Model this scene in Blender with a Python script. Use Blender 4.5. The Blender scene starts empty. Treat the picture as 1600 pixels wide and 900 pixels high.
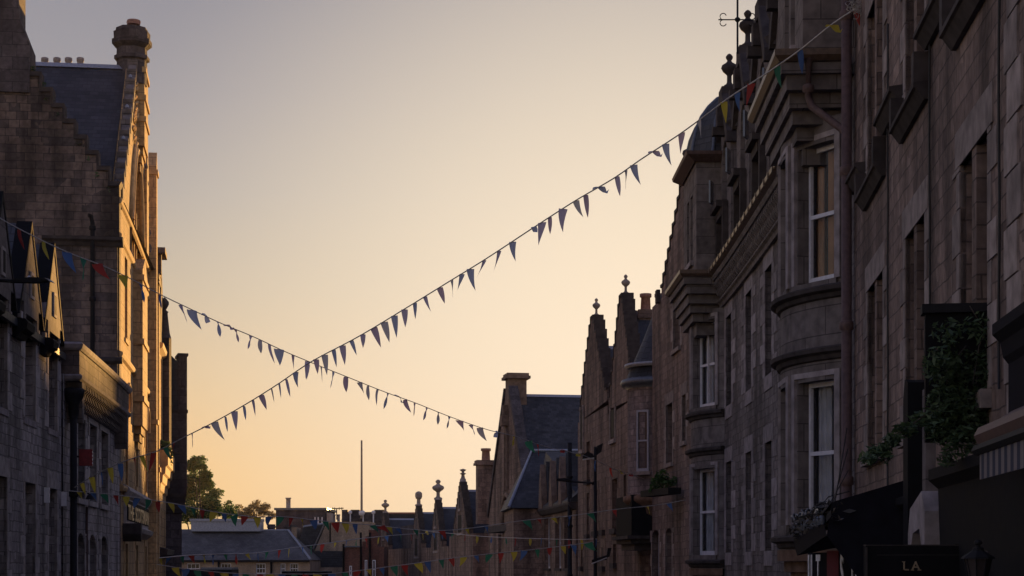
import bpy, math, random
from mathutils import Vector, Matrix
random.seed(7)
R = math.radians
SC = bpy.context.scene
COL = SC.collection
# ---------------------------------------------------------------- camera, sky, sun, exposure
FPX, HY, CX = 2800.0, 880.0, 800.0          # focal length in photo pixels, horizon row, centre column
cam_d = bpy.data.cameras.new('camera'); cam = bpy.data.objects.new('camera', cam_d); COL.objects.link(cam)
cam.location = (0, 0, 0); cam.rotation_euler = (R(90), 0, 0)
cam_d.sensor_width = 36; cam_d.lens = 36 * FPX / 1600; cam_d.shift_y = (HY - 450) / 1600
cam_d.clip_start = .1; cam_d.clip_end = 6000
SC.camera = cam
SUN_AZ, SUN_EL = 6.58, 1.45
W = bpy.data.worlds.new('World'); SC.world = W; W.use_nodes = True
def build_world():
    nt = W.node_tree; nt.nodes.clear(); N = nt.nodes.new; L = nt.links.new
    out = N('ShaderNodeOutputWorld'); bg = N('ShaderNodeBackground'); L(bg.outputs[0], out.inputs[0])
    sky = N('ShaderNodeTexSky'); sky.sky_type = 'NISHITA'; sky.sun_disc = False
    sky.sun_elevation = R(SUN_EL); sky.sun_rotation = R(SUN_AZ); sky.dust_density = 3.0; sky.air_density = 1.0; sky.ozone_density = 1.5
    tc = N('ShaderNodeTexCoord'); nrm = N('ShaderNodeVectorMath'); nrm.operation = 'NORMALIZE'; L(tc.outputs['Generated'], nrm.inputs[0])
    sep = N('ShaderNodeSeparateXYZ'); L(nrm.outputs[0], sep.inputs[0])
    # haze glow colour by elevation (sine of elevation)
    r = N('ShaderNodeValToRGB'); L(sep.outputs['Z'], r.inputs[0]); e = r.color_ramp.elements
    def lin(c): return tuple(((v/255+.055)/1.055)**2.4 if v > 10 else v/255/12.92 for v in c) + (1,)
    stops = [(0, (254, 200, 122)), (.05, (246, 200, 136)), (.10, (226, 196, 154)), (.15, (202, 186, 164)), (.20, (181, 174, 169)), (.25, (165, 161, 165)), (.30, (153, 151, 159)), (.6, (118, 118, 142)), (1, (92, 95, 124))]
    e[0].position = 0; e[0].color = lin(stops[0][1]); e[1].position = 1; e[1].color = lin(stops[-1][1])
    for p, c in stops[1:-1]:
        k = e.new(p); k.color = lin(c)
    # glow round the sun's azimuth / elevation
    S = Vector((math.sin(R(4.6))*math.cos(R(6)), math.cos(R(4.6))*math.cos(R(6)), math.sin(R(6))))
    dot = N('ShaderNodeVectorMath'); dot.operation = 'DOT_PRODUCT'; L(nrm.outputs[0], dot.inputs[0]); dot.inputs[1].default_value = S
    mr = N('ShaderNodeMapRange'); mr.interpolation_type = 'LINEAR'; L(dot.outputs['Value'], mr.inputs[0])
    mr.inputs[1].default_value = math.cos(R(19)); mr.inputs[2].default_value = 1.0
    pw = N('ShaderNodeMath'); pw.operation = 'POWER'; L(mr.outputs[0], pw.inputs[0]); pw.inputs[1].default_value = 1.7
    gm = N('ShaderNodeMixRGB'); gm.blend_type = 'MIX'; L(pw.outputs[0], gm.inputs[0]); L(r.outputs[0], gm.inputs[1]); gm.inputs[2].default_value = (1.0, .85, .655, 1)
    # lift added to the sky behind and overhead, cooler, to brighten shaded fronts
    b = N('ShaderNodeMapRange'); b.interpolation_type = 'SMOOTHSTEP'; L(sep.outputs['Y'], b.inputs[0])
    b.inputs[1].default_value = .93; b.inputs[2].default_value = .1; b.inputs[3].default_value = 0; b.inputs[4].default_value = 1
    dm = N('ShaderNodeMixRGB'); dm.blend_type = 'MULTIPLY'; L(b.outputs[0], dm.inputs[0]); L(gm.outputs[0], dm.inputs[1]); dm.inputs[2].default_value = (1.22, 1.32, 1.58, 1)
    # blend with the physical sky
    sk = N('ShaderNodeMixRGB'); sk.blend_type = 'MULTIPLY'; sk.inputs[0].default_value = 1; L(sky.outputs[0], sk.inputs[1]); sk.inputs[2].default_value = (.09, .09, .10, 1)
    mx = N('ShaderNodeMixRGB'); mx.inputs[0].default_value = .92; L(sk.outputs[0], mx.inputs[1]); L(dm.outputs[0], mx.inputs[2])
    gain = N('ShaderNodeVectorMath'); gain.operation = 'SCALE'; L(mx.outputs[0], gain.inputs[0]); gain.inputs['Scale'].default_value = 5.36
    L(gain.outputs[0], bg.inputs[0]); bg.inputs[1].default_value = .1
build_world()
sd = bpy.data.lights.new('sun', 'SUN'); sun = bpy.data.objects.new('sun', sd); COL.objects.link(sun)
sd.energy = 5.0; sd.angle = R(.6); sd.color = (1.0, .52, .145)
sv = Vector((math.sin(R(SUN_AZ))*math.cos(R(SUN_EL)), math.cos(R(SUN_AZ))*math.cos(R(SUN_EL)), math.sin(R(SUN_EL))))
sun.rotation_euler = sv.to_track_quat('Z', 'Y').to_euler(); sun.location = (20, 300, 60)
SC.view_settings.view_transform = 'Standard'; SC.view_settings.look = 'None'; SC.view_settings.exposure = .9; SC.view_settings.gamma = 1
SC.render.engine = 'CYCLES'
SC.cycles.max_bounces = 5; SC.cycles.transparent_max_bounces = 8

# ---------------------------------------------------------------- materials
MATS = {}
def new_mat(name):
    m = bpy.data.materials.new(name); m.use_nodes = True; MATS[name] = m
    nt = m.node_tree; return m, nt, nt.nodes['Principled BSDF'], nt.nodes.new, nt.links.new
def stone(name, c1, c2, mortar, bw=.5, bh=.24, stain=.55, rough=.92, bump=.5, warp=.035, ms=.010, sq=1.0):
    m, nt, P, N, L = new_mat(name)
    uv = N('ShaderNodeUVMap')
    no = N('ShaderNodeTexNoise'); no.inputs['Scale'].default_value = 1.7; no.inputs['Detail'].default_value = 2; L(uv.outputs[0], no.inputs['Vector'])
    ad = N('ShaderNodeMixRGB'); ad.blend_type = 'LINEAR_LIGHT'; ad.inputs[0].default_value = warp; L(uv.outputs[0], ad.inputs[1]); L(no.outputs['Color'], ad.inputs[2])
    br = N('ShaderNodeTexBrick'); L(ad.outputs[0], br.inputs['Vector'])
    br.inputs['Scale'].default_value = 1; br.inputs['Brick Width'].default_value = bw; br.inputs['Row Height'].default_value = bh
    br.inputs['Mortar Size'].default_value = ms; br.inputs['Mortar Smooth'].default_value = .4; br.offset = .43; br.offset_frequency = 2; br.squash = sq; br.squash_frequency = 3
    br.inputs['Color1'].default_value = (*c1, 1); br.inputs['Color2'].default_value = (*c2, 1); br.inputs['Mortar'].default_value = (*mortar, 1); br.inputs['Bias'].default_value = -.1
    b2 = N('ShaderNodeTexBrick'); L(ad.outputs[0], b2.inputs['Vector']); b2.inputs['Scale'].default_value = 1; b2.inputs['Brick Width'].default_value = bw*.57; b2.inputs['Row Height'].default_value = bh
    b2.inputs['Mortar Size'].default_value = ms; b2.inputs['Mortar Smooth'].default_value = .4; b2.offset = .3; b2.inputs['Bias'].default_value = .1
    b2.inputs['Color1'].default_value = (*c2, 1); b2.inputs['Color2'].default_value = (*[v*1.15 for v in c1], 1); b2.inputs['Mortar'].default_value = (*mortar, 1)
    nm = N('ShaderNodeTexNoise'); nm.inputs['Scale'].default_value = .8; nm.inputs['Detail'].default_value = 3; L(uv.outputs[0], nm.inputs['Vector'])
    gt = N('ShaderNodeMath'); gt.operation = 'GREATER_THAN'; gt.inputs[1].default_value = .52; L(nm.outputs['Fac'], gt.inputs[0])
    mb_ = N('ShaderNodeMixRGB'); L(gt.outputs[0], mb_.inputs[0]); L(br.outputs['Color'], mb_.inputs[1]); L(b2.outputs['Color'], mb_.inputs[2])
    mf_ = N('ShaderNodeMix'); L(gt.outputs[0], mf_.inputs[0]); L(br.outputs['Fac'], mf_.inputs[2]); L(b2.outputs['Fac'], mf_.inputs[3])
    # tonal mottling inside the stones, and soot stains running down
    tc = N('ShaderNodeTexCoord')
    n2 = N('ShaderNodeTexNoise'); n2.inputs['Scale'].default_value = 9; n2.inputs['Detail'].default_value = 5; L(tc.outputs['Object'], n2.inputs['Vector'])
    r2 = N('ShaderNodeMapRange'); L(n2.outputs['Fac'], r2.inputs[0]); r2.inputs[1].default_value = .25; r2.inputs[2].default_value = .75; r2.inputs[3].default_value = .68; r2.inputs[4].default_value = 1.28
    m1 = N('ShaderNodeVectorMath'); m1.operation = 'SCALE'; L(mb_.outputs[0], m1.inputs[0]); L(r2.outputs[0], m1.inputs['Scale'])
    mp = N('ShaderNodeMapping'); mp.inputs['Scale'].default_value = (.9, .9, .16); L(tc.outputs['Object'], mp.inputs[0])
    n3 = N('ShaderNodeTexNoise'); n3.inputs['Scale'].default_value = 1.3; n3.inputs['Detail'].default_value = 6; L(mp.outputs[0], n3.inputs['Vector'])
    r3 = N('ShaderNodeMapRange'); L(n3.outputs['Fac'], r3.inputs[0]); r3.inputs[1].default_value = .38; r3.inputs[2].default_value = .66; r3.inputs[3].default_value = 1.12; r3.inputs[4].default_value = 1 - stain
    m2 = N('ShaderNodeVectorMath'); m2.operation = 'SCALE'; L(m1.outputs[0], m2.inputs[0]); L(r3.outputs[0], m2.inputs['Scale'])
    L(m2.outputs[0], P.inputs['Base Color']); P.inputs['Roughness'].default_value = rough; P.inputs['Specular IOR Level'].default_value = .25
    hs = N('ShaderNodeMath'); hs.operation = 'MULTIPLY_ADD'; L(mf_.outputs[0], hs.inputs[0]); hs.inputs[1].default_value = -1.4; L(n2.outputs['Fac'], hs.inputs[2])
    bp = N('ShaderNodeBump'); bp.inputs['Strength'].default_value = bump; bp.inputs['Distance'].default_value = .035; L(hs.outputs[0], bp.inputs['Height']); L(bp.outputs[0], P.inputs['Normal'])
    return m
def dressed(name, c, var=.35, rough=.9, stain=.5, spec=.25, joint=None):
    """plain worked stone, each block (mesh island) its own tone"""
    m, nt, P, N, L = new_mat(name)
    g = N('ShaderNodeNewGeometry'); tc = N('ShaderNodeTexCoord')
    n2 = N('ShaderNodeTexNoise'); n2.inputs['Scale'].default_value = 5; n2.inputs['Detail'].default_value = 6; L(tc.outputs['Object'], n2.inputs['Vector'])
    r1 = N('ShaderNodeMapRange'); L(g.outputs['Random Per Island'], r1.inputs[0]); r1.inputs[3].default_value = 1 - var; r1.inputs[4].default_value = 1 + var
    r2 = N('ShaderNodeMapRange'); L(n2.outputs['Fac'], r2.inputs[0]); r2.inputs[1].default_value = .3; r2.inputs[2].default_value = .75; r2.inputs[3].default_value = 1.15; r2.inputs[4].default_value = 1 - stain
    mu = N('ShaderNodeMath'); mu.operation = 'MULTIPLY'; L(r1.outputs[0], mu.inputs[0]); L(r2.outputs[0], mu.inputs[1])
    vs = N('ShaderNodeVectorMath'); vs.operation = 'SCALE'; L(mu.outputs[0], vs.inputs['Scale'])
    if joint:
        uv = N('ShaderNodeUVMap'); br = N('ShaderNodeTexBrick'); L(uv.outputs[0], br.inputs['Vector']); br.inputs['Scale'].default_value = 1
        br.inputs['Brick Width'].default_value = joint[0]; br.inputs['Row Height'].default_value = joint[1]; br.inputs['Mortar Size'].default_value = .009
        br.inputs['Color1'].default_value = (*c, 1); br.inputs['Color2'].default_value = (*[v*.72 for v in c], 1); br.inputs['Mortar'].default_value = (*[v*.4 for v in c], 1)
        L(br.outputs['Color'], vs.inputs[0])
    else: vs.inputs[0].default_value = c
    L(vs.outputs[0], P.inputs['Base Color']); P.inputs['Roughness'].default_value = rough; P.inputs['Specular IOR Level'].default_value = spec
    bp = N('ShaderNodeBump'); bp.inputs['Strength'].default_value = .35; bp.inputs['Distance'].default_value = .02; L(n2.outputs['Fac'], bp.inputs['Height']); L(bp.outputs[0], P.inputs['Normal'])
    return m
def plain(name, c, rough=.5, metal=0, noise=.25, scale=14, spec=.5):
    m, nt, P, N, L = new_mat(name)
    tc = N('ShaderNodeTexCoord'); n2 = N('ShaderNodeTexNoise'); n2.inputs['Scale'].default_value = scale; n2.inputs['Detail'].default_value = 5; L(tc.outputs['Object'], n2.inputs['Vector'])
    r2 = N('ShaderNodeMapRange'); L(n2.outputs['Fac'], r2.inputs[0]); r2.inputs[1].default_value = .3; r2.inputs[2].default_value = .7; r2.inputs[3].default_value = 1 - noise; r2.inputs[4].default_value = 1 + noise
    vs = N('ShaderNodeVectorMath'); vs.operation = 'SCALE'; vs.inputs[0].default_value = c; L(r2.outputs[0], vs.inputs['Scale']); L(vs.outputs[0], P.inputs['Base Color'])
    r4 = N('ShaderNodeMapRange'); L(n2.outputs['Fac'], r4.inputs[0]); r4.inputs[3].default_value = max(.02, rough-.12); r4.inputs[4].default_value = min(1, rough+.12); L(r4.outputs[0], P.inputs['Roughness'])
    P.inputs['Metallic'].default_value = metal; P.inputs['Specular IOR Level'].default_value = spec
    return m
def slate(name, c1, c2, bw=.24, bh=.2):
    m, nt, P, N, L = new_mat(name)
    uv = N('ShaderNodeUVMap'); br = N('ShaderNodeTexBrick'); L(uv.outputs[0], br.inputs['Vector']); br.inputs['Scale'].default_value = 1
    br.inputs['Brick Width'].default_value = bw; br.inputs['Row Height'].default_value = bh; br.inputs['Mortar Size'].default_value = .012; br.inputs['Mortar Smooth'].default_value = .6
    br.inputs['Color1'].default_value = (*c1, 1); br.inputs['Color2'].default_value = (*c2, 1); br.inputs['Mortar'].default_value = (*[v*.25 for v in c1], 1)
    n2 = N('ShaderNodeTexNoise'); n2.inputs['Scale'].default_value = .9; n2.inputs['Detail'].default_value = 8; n2.inputs['Roughness'].default_value = .65; L(uv.outputs[0], n2.inputs['Vector'])
    r2 = N('ShaderNodeMapRange'); L(n2.outputs['Fac'], r2.inputs[0]); r2.inputs[1].default_value = .3; r2.inputs[2].default_value = .75; r2.inputs[3].default_value = .5; r2.inputs[4].default_value = 2.1
    vs = N('ShaderNodeVectorMath'); vs.operation = 'SCALE'; L(br.outputs['Color'], vs.inputs[0]); L(r2.outputs[0], vs.inputs['Scale']); L(vs.outputs[0], P.inputs['Base Color'])
    P.inputs['Roughness'].default_value = .62
    wv = N('ShaderNodeSeparateXYZ'); L(uv.outputs[0], wv.inputs[0]); fr = N('ShaderNodeMath'); fr.operation = 'MULTIPLY'; L(wv.outputs[1], fr.inputs[0]); fr.inputs[1].default_value = 1/bh
    fc = N('ShaderNodeMath'); fc.operation = 'FRACT'; L(fr.outputs[0], fc.inputs[0]); ng = N('ShaderNodeMath'); ng.operation = 'MULTIPLY_ADD'; L(fc.outputs[0], ng.inputs[0]); ng.inputs[1].default_value = -1
    sb = N('ShaderNodeMath'); sb.operation = 'MULTIPLY'; L(br.outputs['Fac'], sb.inputs[0]); sb.inputs[1].default_value = -.8; L(sb.outputs[0], ng.inputs[2])
    bp = N('ShaderNodeBump'); bp.inputs['Strength'].default_value = .8; bp.inputs['Distance'].default_value = .02; L(ng.outputs[0], bp.inputs['Height']); L(bp.outputs[0], P.inputs['Normal'])
    return m
stone('rubble_brown', (.250, .185, .155), (.150, .110, .095), (.11, .085, .075), .44, .21, .6)
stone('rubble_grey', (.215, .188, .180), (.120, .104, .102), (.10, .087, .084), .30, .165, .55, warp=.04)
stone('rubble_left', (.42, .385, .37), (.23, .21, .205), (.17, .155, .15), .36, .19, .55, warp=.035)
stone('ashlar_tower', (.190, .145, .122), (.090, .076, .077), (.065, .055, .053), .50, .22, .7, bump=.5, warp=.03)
stone('ashlar_sun_gold', (.56, .38, .19), (.42, .29, .15), (.22, .15, .09), .75, .34, .35, bump=.3, warp=.015, ms=.01)  # cleaned sandstone, with the low sun's gold worked into its colour
stone('masonry_far', (.235, .165, .132), (.150, .105, .088), (.09, .07, .058), .6, .28, .6)
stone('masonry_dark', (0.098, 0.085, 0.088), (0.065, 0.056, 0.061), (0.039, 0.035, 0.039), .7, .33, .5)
stone('brick_red', (0.200, 0.085, 0.060), (0.130, 0.060, 0.045), (0.090, 0.070, 0.060), .23, .08, .35, warp=.01, ms=.008)
stone('harl_cream', (0.360, 0.270, 0.190), (0.340, 0.255, 0.180), (0.330, 0.250, 0.175), 2.2, 1.3, .3, bump=.15)
dressed('dressed_brown', (.29, .245, .225), .28)
dressed('dressed_far', (.19, .135, .105), .2)
dressed('red_mullion', (.34, .19, .125), .15)
dressed('dressed_grey', (.31, .275, .275), .3)
dressed('dressed_pale', (.44, .40, .38), .22)
dressed('dressed_sun_gold', (.58, .39, .19), .18, stain=.35)  # worked sandstone, sunlight gold mixed into its colour
dressed('dressed_bay', (.205, .178, .168), .05, joint=(.95, .42))
dressed('sooty_stone', (.062, .052, .050), .2)
dressed('warm_corbel', (.20, .125, .085), .15)
dressed('white_render', (.55, .50, .45), .05, stain=.25)
slate('slate_blue', (.036, .037, .042), (.013, .014, .017))
slate('slate_dark', (.032, .034, .040), (.018, .020, .026))
slate('slate_grey', (.072, .068, .068), (.046, .044, .046), .3, .25)
plain('lead', (.10, .115, .14), .45, .3)
plain('lead_pale', (.26, .28, .33), .5, .0)
plain('black_iron', (.014, .014, .016), .75, 0, .25, 14, .2)
plain('brown_pipe', (.11, .072, .066), .6, 0, .25, 14, .25)
plain('gutter_metal', (.11, .072, .048), .42, 0, .3, 14, .5)
plain('white_paint', (.62, .62, .66), .45, 0, .1)
plain('grey_paint', (.30, .32, .38), .45, 0, .12)
plain('clay_pot', (.27, .14, .10), .8)
plain('pale_pot', (.30, .26, .24), .8)
plain('glass_dark', (.012, .013, .016), .1, 0, .3, 1.2, .6)
plain('glass_dim', (.045, .036, .036), .32, 0, .3, 2.0, .4)
plain('glass_bright', (.05, .06, .085), .08, 0, .3, 2.0, .9)
plain('curtain', (.75, .72, .72), .95, 0, .2, 3)
plain('warm_strips', (.75, .42, .22), .95, 0, .3, 2)  # orange, for narrow upright strips behind the panes
plain('red_panel', (.22, .015, .02), .6)
plain('black_panel', (.010, .010, .012), .85, 0, .2, 8, .1)
plain('gold_letters', (.62, .44, .2), .4, .3)
plain('dull_gold', (.30, .23, .15), .5, .2)
plain('white_letters', (.72, .72, .72), .6)
plain('navy_awning', (.02, .025, .05), .9)
plain('black_canvas', (.010, .010, .015), .9, 0, .3, 6, .1)
plain('red_in_shade', (.10, .010, .014), .7)  # banner stripe red, darkened in the colour for the shadow it hangs in
plain('glass_dull', (.012, .011, .012), .75, 0, .3, 6, .15)
plain('pale_awning', (.22, .20, .20), .9)
plain('bark', (.06, .05, .04), .9)
plain('lamp_glass', (.5, .5, .52), .3)
plain('road_asphalt', (.05, .05, .05), .9)
plain('pavement_stone', (.2, .19, .18), .85)
plain('cable', (.02, .02, .02), .7)
plain('cord_white', (.45, .43, .40), .85)
def clear_glass():
    m, nt, P, N, L = new_mat('glass_clear')
    tr = N('ShaderNodeBsdfTransparent'); tr.inputs[0].default_value = (.92, .94, .96, 1); mx = N('ShaderNodeMixShader'); mx.inputs[0].default_value = .14
    P.inputs['Base Color'].default_value = (.02, .022, .028, 1); P.inputs['Roughness'].default_value = .06; P.inputs['Specular IOR Level'].default_value = 1
    L(tr.outputs[0], mx.inputs[1]); L(P.outputs[0], mx.inputs[2]); L(mx.outputs[0], nt.nodes['Material Output'].inputs[0])
clear_glass()
def stripes():
    m, nt, P, N, L = new_mat('striped_cloth')
    uv = N('ShaderNodeUVMap'); sp = N('ShaderNodeSeparateXYZ'); L(uv.outputs[0], sp.inputs[0]); a = N('ShaderNodeMath'); a.operation = 'MULTIPLY'; L(sp.outputs[0], a.inputs[0]); a.inputs[1].default_value = 4.6
    f = N('ShaderNodeMath'); f.operation = 'FRACT'; L(a.outputs[0], f.inputs[0]); g = N('ShaderNodeMath'); g.operation = 'GREATER_THAN'; g.inputs[1].default_value = .5; L(f.outputs[0], g.inputs[0])
    mx = N('ShaderNodeMixRGB'); L(g.outputs[0], mx.inputs[0]); mx.inputs[1].default_value = (.02, .025, .05, 1); mx.inputs[2].default_value = (.16, .14, .14, 1); L(mx.outputs[0], P.inputs['Base Color']); P.inputs['Roughness'].default_value = .9
stripes()
def foliage(name, c1, c2, tr=.35):
    m, nt, P, N, L = new_mat(name)
    g = N('ShaderNodeNewGeometry'); rr = N('ShaderNodeValToRGB'); L(g.outputs['Random Per Island'], rr.inputs[0])
    rr.color_ramp.elements[0].color = (*c1, 1); rr.color_ramp.elements[1].color = (*c2, 1)
    L(rr.outputs[0], P.inputs['Base Color']); P.inputs['Roughness'].default_value = .6
    t = N('ShaderNodeBsdfTranslucent'); L(rr.outputs[0], t.inputs[0]); mx = N('ShaderNodeMixShader'); mx.inputs[0].default_value = tr
    L(P.outputs[0], mx.inputs[1]); L(t.outputs[0], mx.inputs[2]); L(mx.outputs[0], nt.nodes['Material Output'].inputs[0])
foliage('leaf_green', (.030, .075, .022), (.09, .17, .045), .45)
foliage('leaf_dark', (.030, .058, .028), (.075, .125, .05), .25)
foliage('leaf_skylit', (.20, .17, .08), (.34, .27, .14), .4)  # olive leaf with the wash of sky light put into its colour
def cloth(name, c):
    m, nt, P, N, L = new_mat(name)
    P.inputs['Base Color'].default_value = (*c, 1); P.inputs['Roughness'].default_value = .75
    t = N('ShaderNodeBsdfTranslucent'); t.inputs[0].default_value = (*c, 1); mx = N('ShaderNodeMixShader'); mx.inputs[0].default_value = .68
    L(P.outputs[0], mx.inputs[1]); L(t.outputs[0], mx.inputs[2]); L(mx.outputs[0], nt.nodes['Material Output'].inputs[0])
cloth('cloth_red', (.42, .055, .045)); cloth('cloth_yellow', (.60, .50, .07)); cloth('cloth_blue', (.09, .18, .40)); cloth('cloth_green', (.05, .24, .14)); cloth('cloth_violet', (.80, .70, .84)); cloth('cloth_grey', (.84, .80, .76)); cloth('cloth_mauve', (.82, .62, .70)); cloth('cloth_slate', (.62, .68, .84))  # last four cloths are tinted with the backlit wash of flags against sky
foliage('leaf_dry', (.03, .03, .028), (.07, .06, .05), .1)

# ---------------------------------------------------------------- mesh helpers
class MB:
    def __init__(s): s.v = []; s.f = []; s.uv = []; s.sm = []
    def face(s, pts, uv=None, smooth=False):
        b = len(s.v); s.v += [Vector(p) for p in pts]; s.f.append(list(range(b, b+len(pts)))); s.uv.append(uv); s.sm.append(smooth)
    def hexa(s, q):        # q: 8 corners, bottom 0-3, top 4-7 ; shared verts
        b = len(s.v); s.v += [Vector(p) for p in q]
        for f in ((0, 3, 2, 1), (4, 5, 6, 7), (0, 1, 5, 4), (1, 2, 6, 5), (2, 3, 7, 6), (3, 0, 4, 7)):
            s.f.append([b+i for i in f]); s.uv.append(None); s.sm.append(False)
    def box(s, fr, u0, u1, n0, n1, z0, z1):
        if u0 > u1: u0, u1 = u1, u0
        s.hexa([fr.P(u0, n0, z0), fr.P(u1, n0, z0), fr.P(u1, n1, z0), fr.P(u0, n1, z0), fr.P(u0, n0, z1), fr.P(u1, n0, z1), fr.P(u1, n1, z1), fr.P(u0, n1, z1)])
    def grid(s, rows, closed=False, smooth=False, cap=False):     # rows of equal-length point lists
        b = len(s.v); n = len(rows[0])
        for r in rows: s.v += [Vector(p) for p in r]
        for i in range(len(rows)-1):
            for j in range(n if closed else n-1):
                k = (j+1) % n
                s.f.append([b+i*n+j, b+i*n+k, b+(i+1)*n+k, b+(i+1)*n+j]); s.uv.append(None); s.sm.append(smooth)
        if cap:
            for i in (0, len(rows)-1): s.f.append([b+i*n+j for j in range(n)]); s.uv.append(None); s.sm.append(False)
    def prism(s, fr, outline, n0, n1):
        a = [fr.P(u, n0, z) for u, z in outline]; c = [fr.P(u, n1, z) for u, z in outline]
        s.grid([a, c], closed=True, cap=True)
    def plan(s, pts, z0, z1): s.grid([[(x, y, z0) for x, y in pts], [(x, y, z1) for x, y in pts]], closed=True, cap=True)
    def lathe(s, c, prof, seg=12, smooth=True, ph=0, ax=None):
        rows = []
        for r, z in prof: rows.append([(c[0]+r*math.cos(ph+2*math.pi*k/seg), c[1]+r*math.sin(ph+2*math.pi*k/seg), c[2]+z) for k in range(seg)])
        s.grid(rows, closed=True, smooth=smooth, cap=True)
    def tube(s, path, r, seg=8, smooth=True):
        path = [Vector(p) for p in path]; rows = []
        for i, p in enumerate(path):
            t = (path[min(i+1, len(path)-1)] - path[max(i-1, 0)]).normalized()
            a = t.cross(Vector((0, 0, 1))); a = a.normalized() if a.length > .05 else Vector((1, 0, 0)); b = t.cross(a)
            rr = r[i] if isinstance(r, (list, tuple)) else r
            rows.append([p + a*rr*math.cos(2*math.pi*k/seg) + b*rr*math.sin(2*math.pi*k/seg) for k in range(seg)])
        s.grid(rows, closed=True, smooth=smooth, cap=True)
    def sweep(s, pl, prof, side=1):
        """sweep a closed (n,z) profile along plan points with mitred corners"""
        rows = []
        for i, p in enumerate(pl):
            p = Vector(p); a = (p-Vector(pl[i-1])).normalized() if i else None; b = (Vector(pl[i+1])-p).normalized() if i < len(pl)-1 else None
            a = a or b; b = b or a
            na = Vector((-a.y, a.x))*side; nb = Vector((-b.y, b.x))*side; m = (na+nb).normalized(); m = m/max(.3, m.dot(na))
            rows.append([(p.x+m.x*n, p.y+m.y*n, z) for n, z in prof])
        s.grid(rows, closed=True, cap=True)
    def build(s, name, mat, parent=None, root=None):
        me = bpy.data.meshes.new(name); off = Vector(root.location) if root else Vector((0, 0, 0))
        me.from_pydata([v-off for v in s.v], [], s.f); me.update()
        me.materials.append(MATS[mat]); uvl = me.uv_layers.new(name='UVMap')
        for p, uv, sm in zip(me.polygons, s.uv, s.sm):
            p.use_smooth = sm; n = p.normal
            if uv is None:
                if abs(n.z) < .97: t = Vector((0, 0, 1)).cross(n).normalized(); b = n.cross(t)
                else: t = Vector((1, 0, 0)); b = Vector((0, 1, 0))
                for li in p.loop_indices:
                    co = me.vertices[me.loops[li].vertex_index].co + off; uvl.data[li].uv = (co.dot(t), co.dot(b))
            else:
                for li, c in zip(p.loop_indices, uv): uvl.data[li].uv = c
        o = bpy.data.objects.new(name, me); COL.objects.link(o)
        if parent: o.parent = parent
        return o
class T:
    """one top-level thing: an empty at its base, with builder of parts in world coordinates"""
    def __init__(s, name, label, cat, base, group=None):
        o = bpy.data.objects.new(name, None); COL.objects.link(o); o.location = base; o.empty_display_size = .3
        o['label'] = label; o['category'] = cat
        if group: o['group'] = group
        s.o = o
    def add(s, mb, name, mat, parent=None, label=None):
        ob = mb.build(name, mat, parent or s.o, s.o)
        if label: ob['label'] = label
        return ob
def setting(mb, name, mat, kind='structure'):
    o = mb.build(name, mat); o['kind'] = kind; return o
def gz(Y): return -1.65 - .078*min(max(Y, -40), 165)
class Fr:
    """a facade line in plan: u along it, n towards the street, z up"""
    def __init__(s, pts, side=1, dens=0):
        pts = [Vector(p) for p in pts]
        if dens:
            q = []
            for i in range(len(pts)-1):
                p0, p1, p2, p3 = pts[max(i-1, 0)], pts[i], pts[i+1], pts[min(i+2, len(pts)-1)]
                k = max(2, int((p2-p1).length/dens))
                for j in range(k):
                    t = j/k; q.append(.5*((2*p1)+(p2-p0)*t+(2*p0-5*p1+4*p2-p3)*t*t+(3*p1-p0-3*p2+p3)*t**3))
            q.append(pts[-1]); pts = q
        s.p = pts; s.side = side; s.U = [0]
        for a, b in zip(pts, pts[1:]): s.U.append(s.U[-1]+(b-a).length)
        s.t = []
        for i in range(len(pts)):
            s.t.append((pts[min(i+1, len(pts)-1)]-pts[max(i-1, 0)]).normalized())
        s.len = s.U[-1]
    def at(s, u):
        import bisect
        if u <= 0: return s.p[0]+s.t[0]*u, s.t[0]
        if u >= s.len: return s.p[-1]+s.t[-1]*(u-s.len), s.t[-1]
        i = max(0, min(bisect.bisect_right(s.U, u)-1, len(s.p)-2)); k = (u-s.U[i])/(s.U[i+1]-s.U[i])
        return s.p[i].lerp(s.p[i+1], k), s.t[i].lerp(s.t[i+1], k).normalized()
    def P(s, u, n, z):
        p, t = s.at(u); return Vector((p.x-t.y*n*s.side, p.y+t.x*n*s.side, z))
    def upx(s, px, n=0, a=0, b=None):
        b = s.len if b is None else b
        f = lambda u: (lambda q: CX+FPX*q.x/q.y)(s.P(u, n, 0)) - px
        fa = f(a)
        for _ in range(50):
            m = (a+b)/2
            if (f(m) > 0) == (fa > 0): a = m
            else: b = m
        return (a+b)/2
    def uY(s, Y, n=0):
        a, b = -30, s.len+30
        for _ in range(50):
            m = (a+b)/2
            if s.P(m, n, 0).y < Y: a = m
            else: b = m
        return (a+b)/2
    def z(s, py, u, n=0): return (HY-py)/FPX*s.P(u, n, 0).y
    def hit(s, px, py, n=0): u = s.upx(px, n); return u, s.z(py, u, n)
    def line(s, u0, u1, n=0, step=.8):
        k = max(1, int(abs(u1-u0)/step)); return [tuple(s.P(u0+(u1-u0)*i/k, n, 0).xy) for i in range(k+1)]
    def sweep(s, mb, u0, u1, prof, step=.8): mb.sweep(s.line(u0, u1, 0, step), prof, s.side)
def at(px, py, Y): return Vector(((px-CX)/FPX*Y, Y, (HY-py)/FPX*Y))
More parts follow.
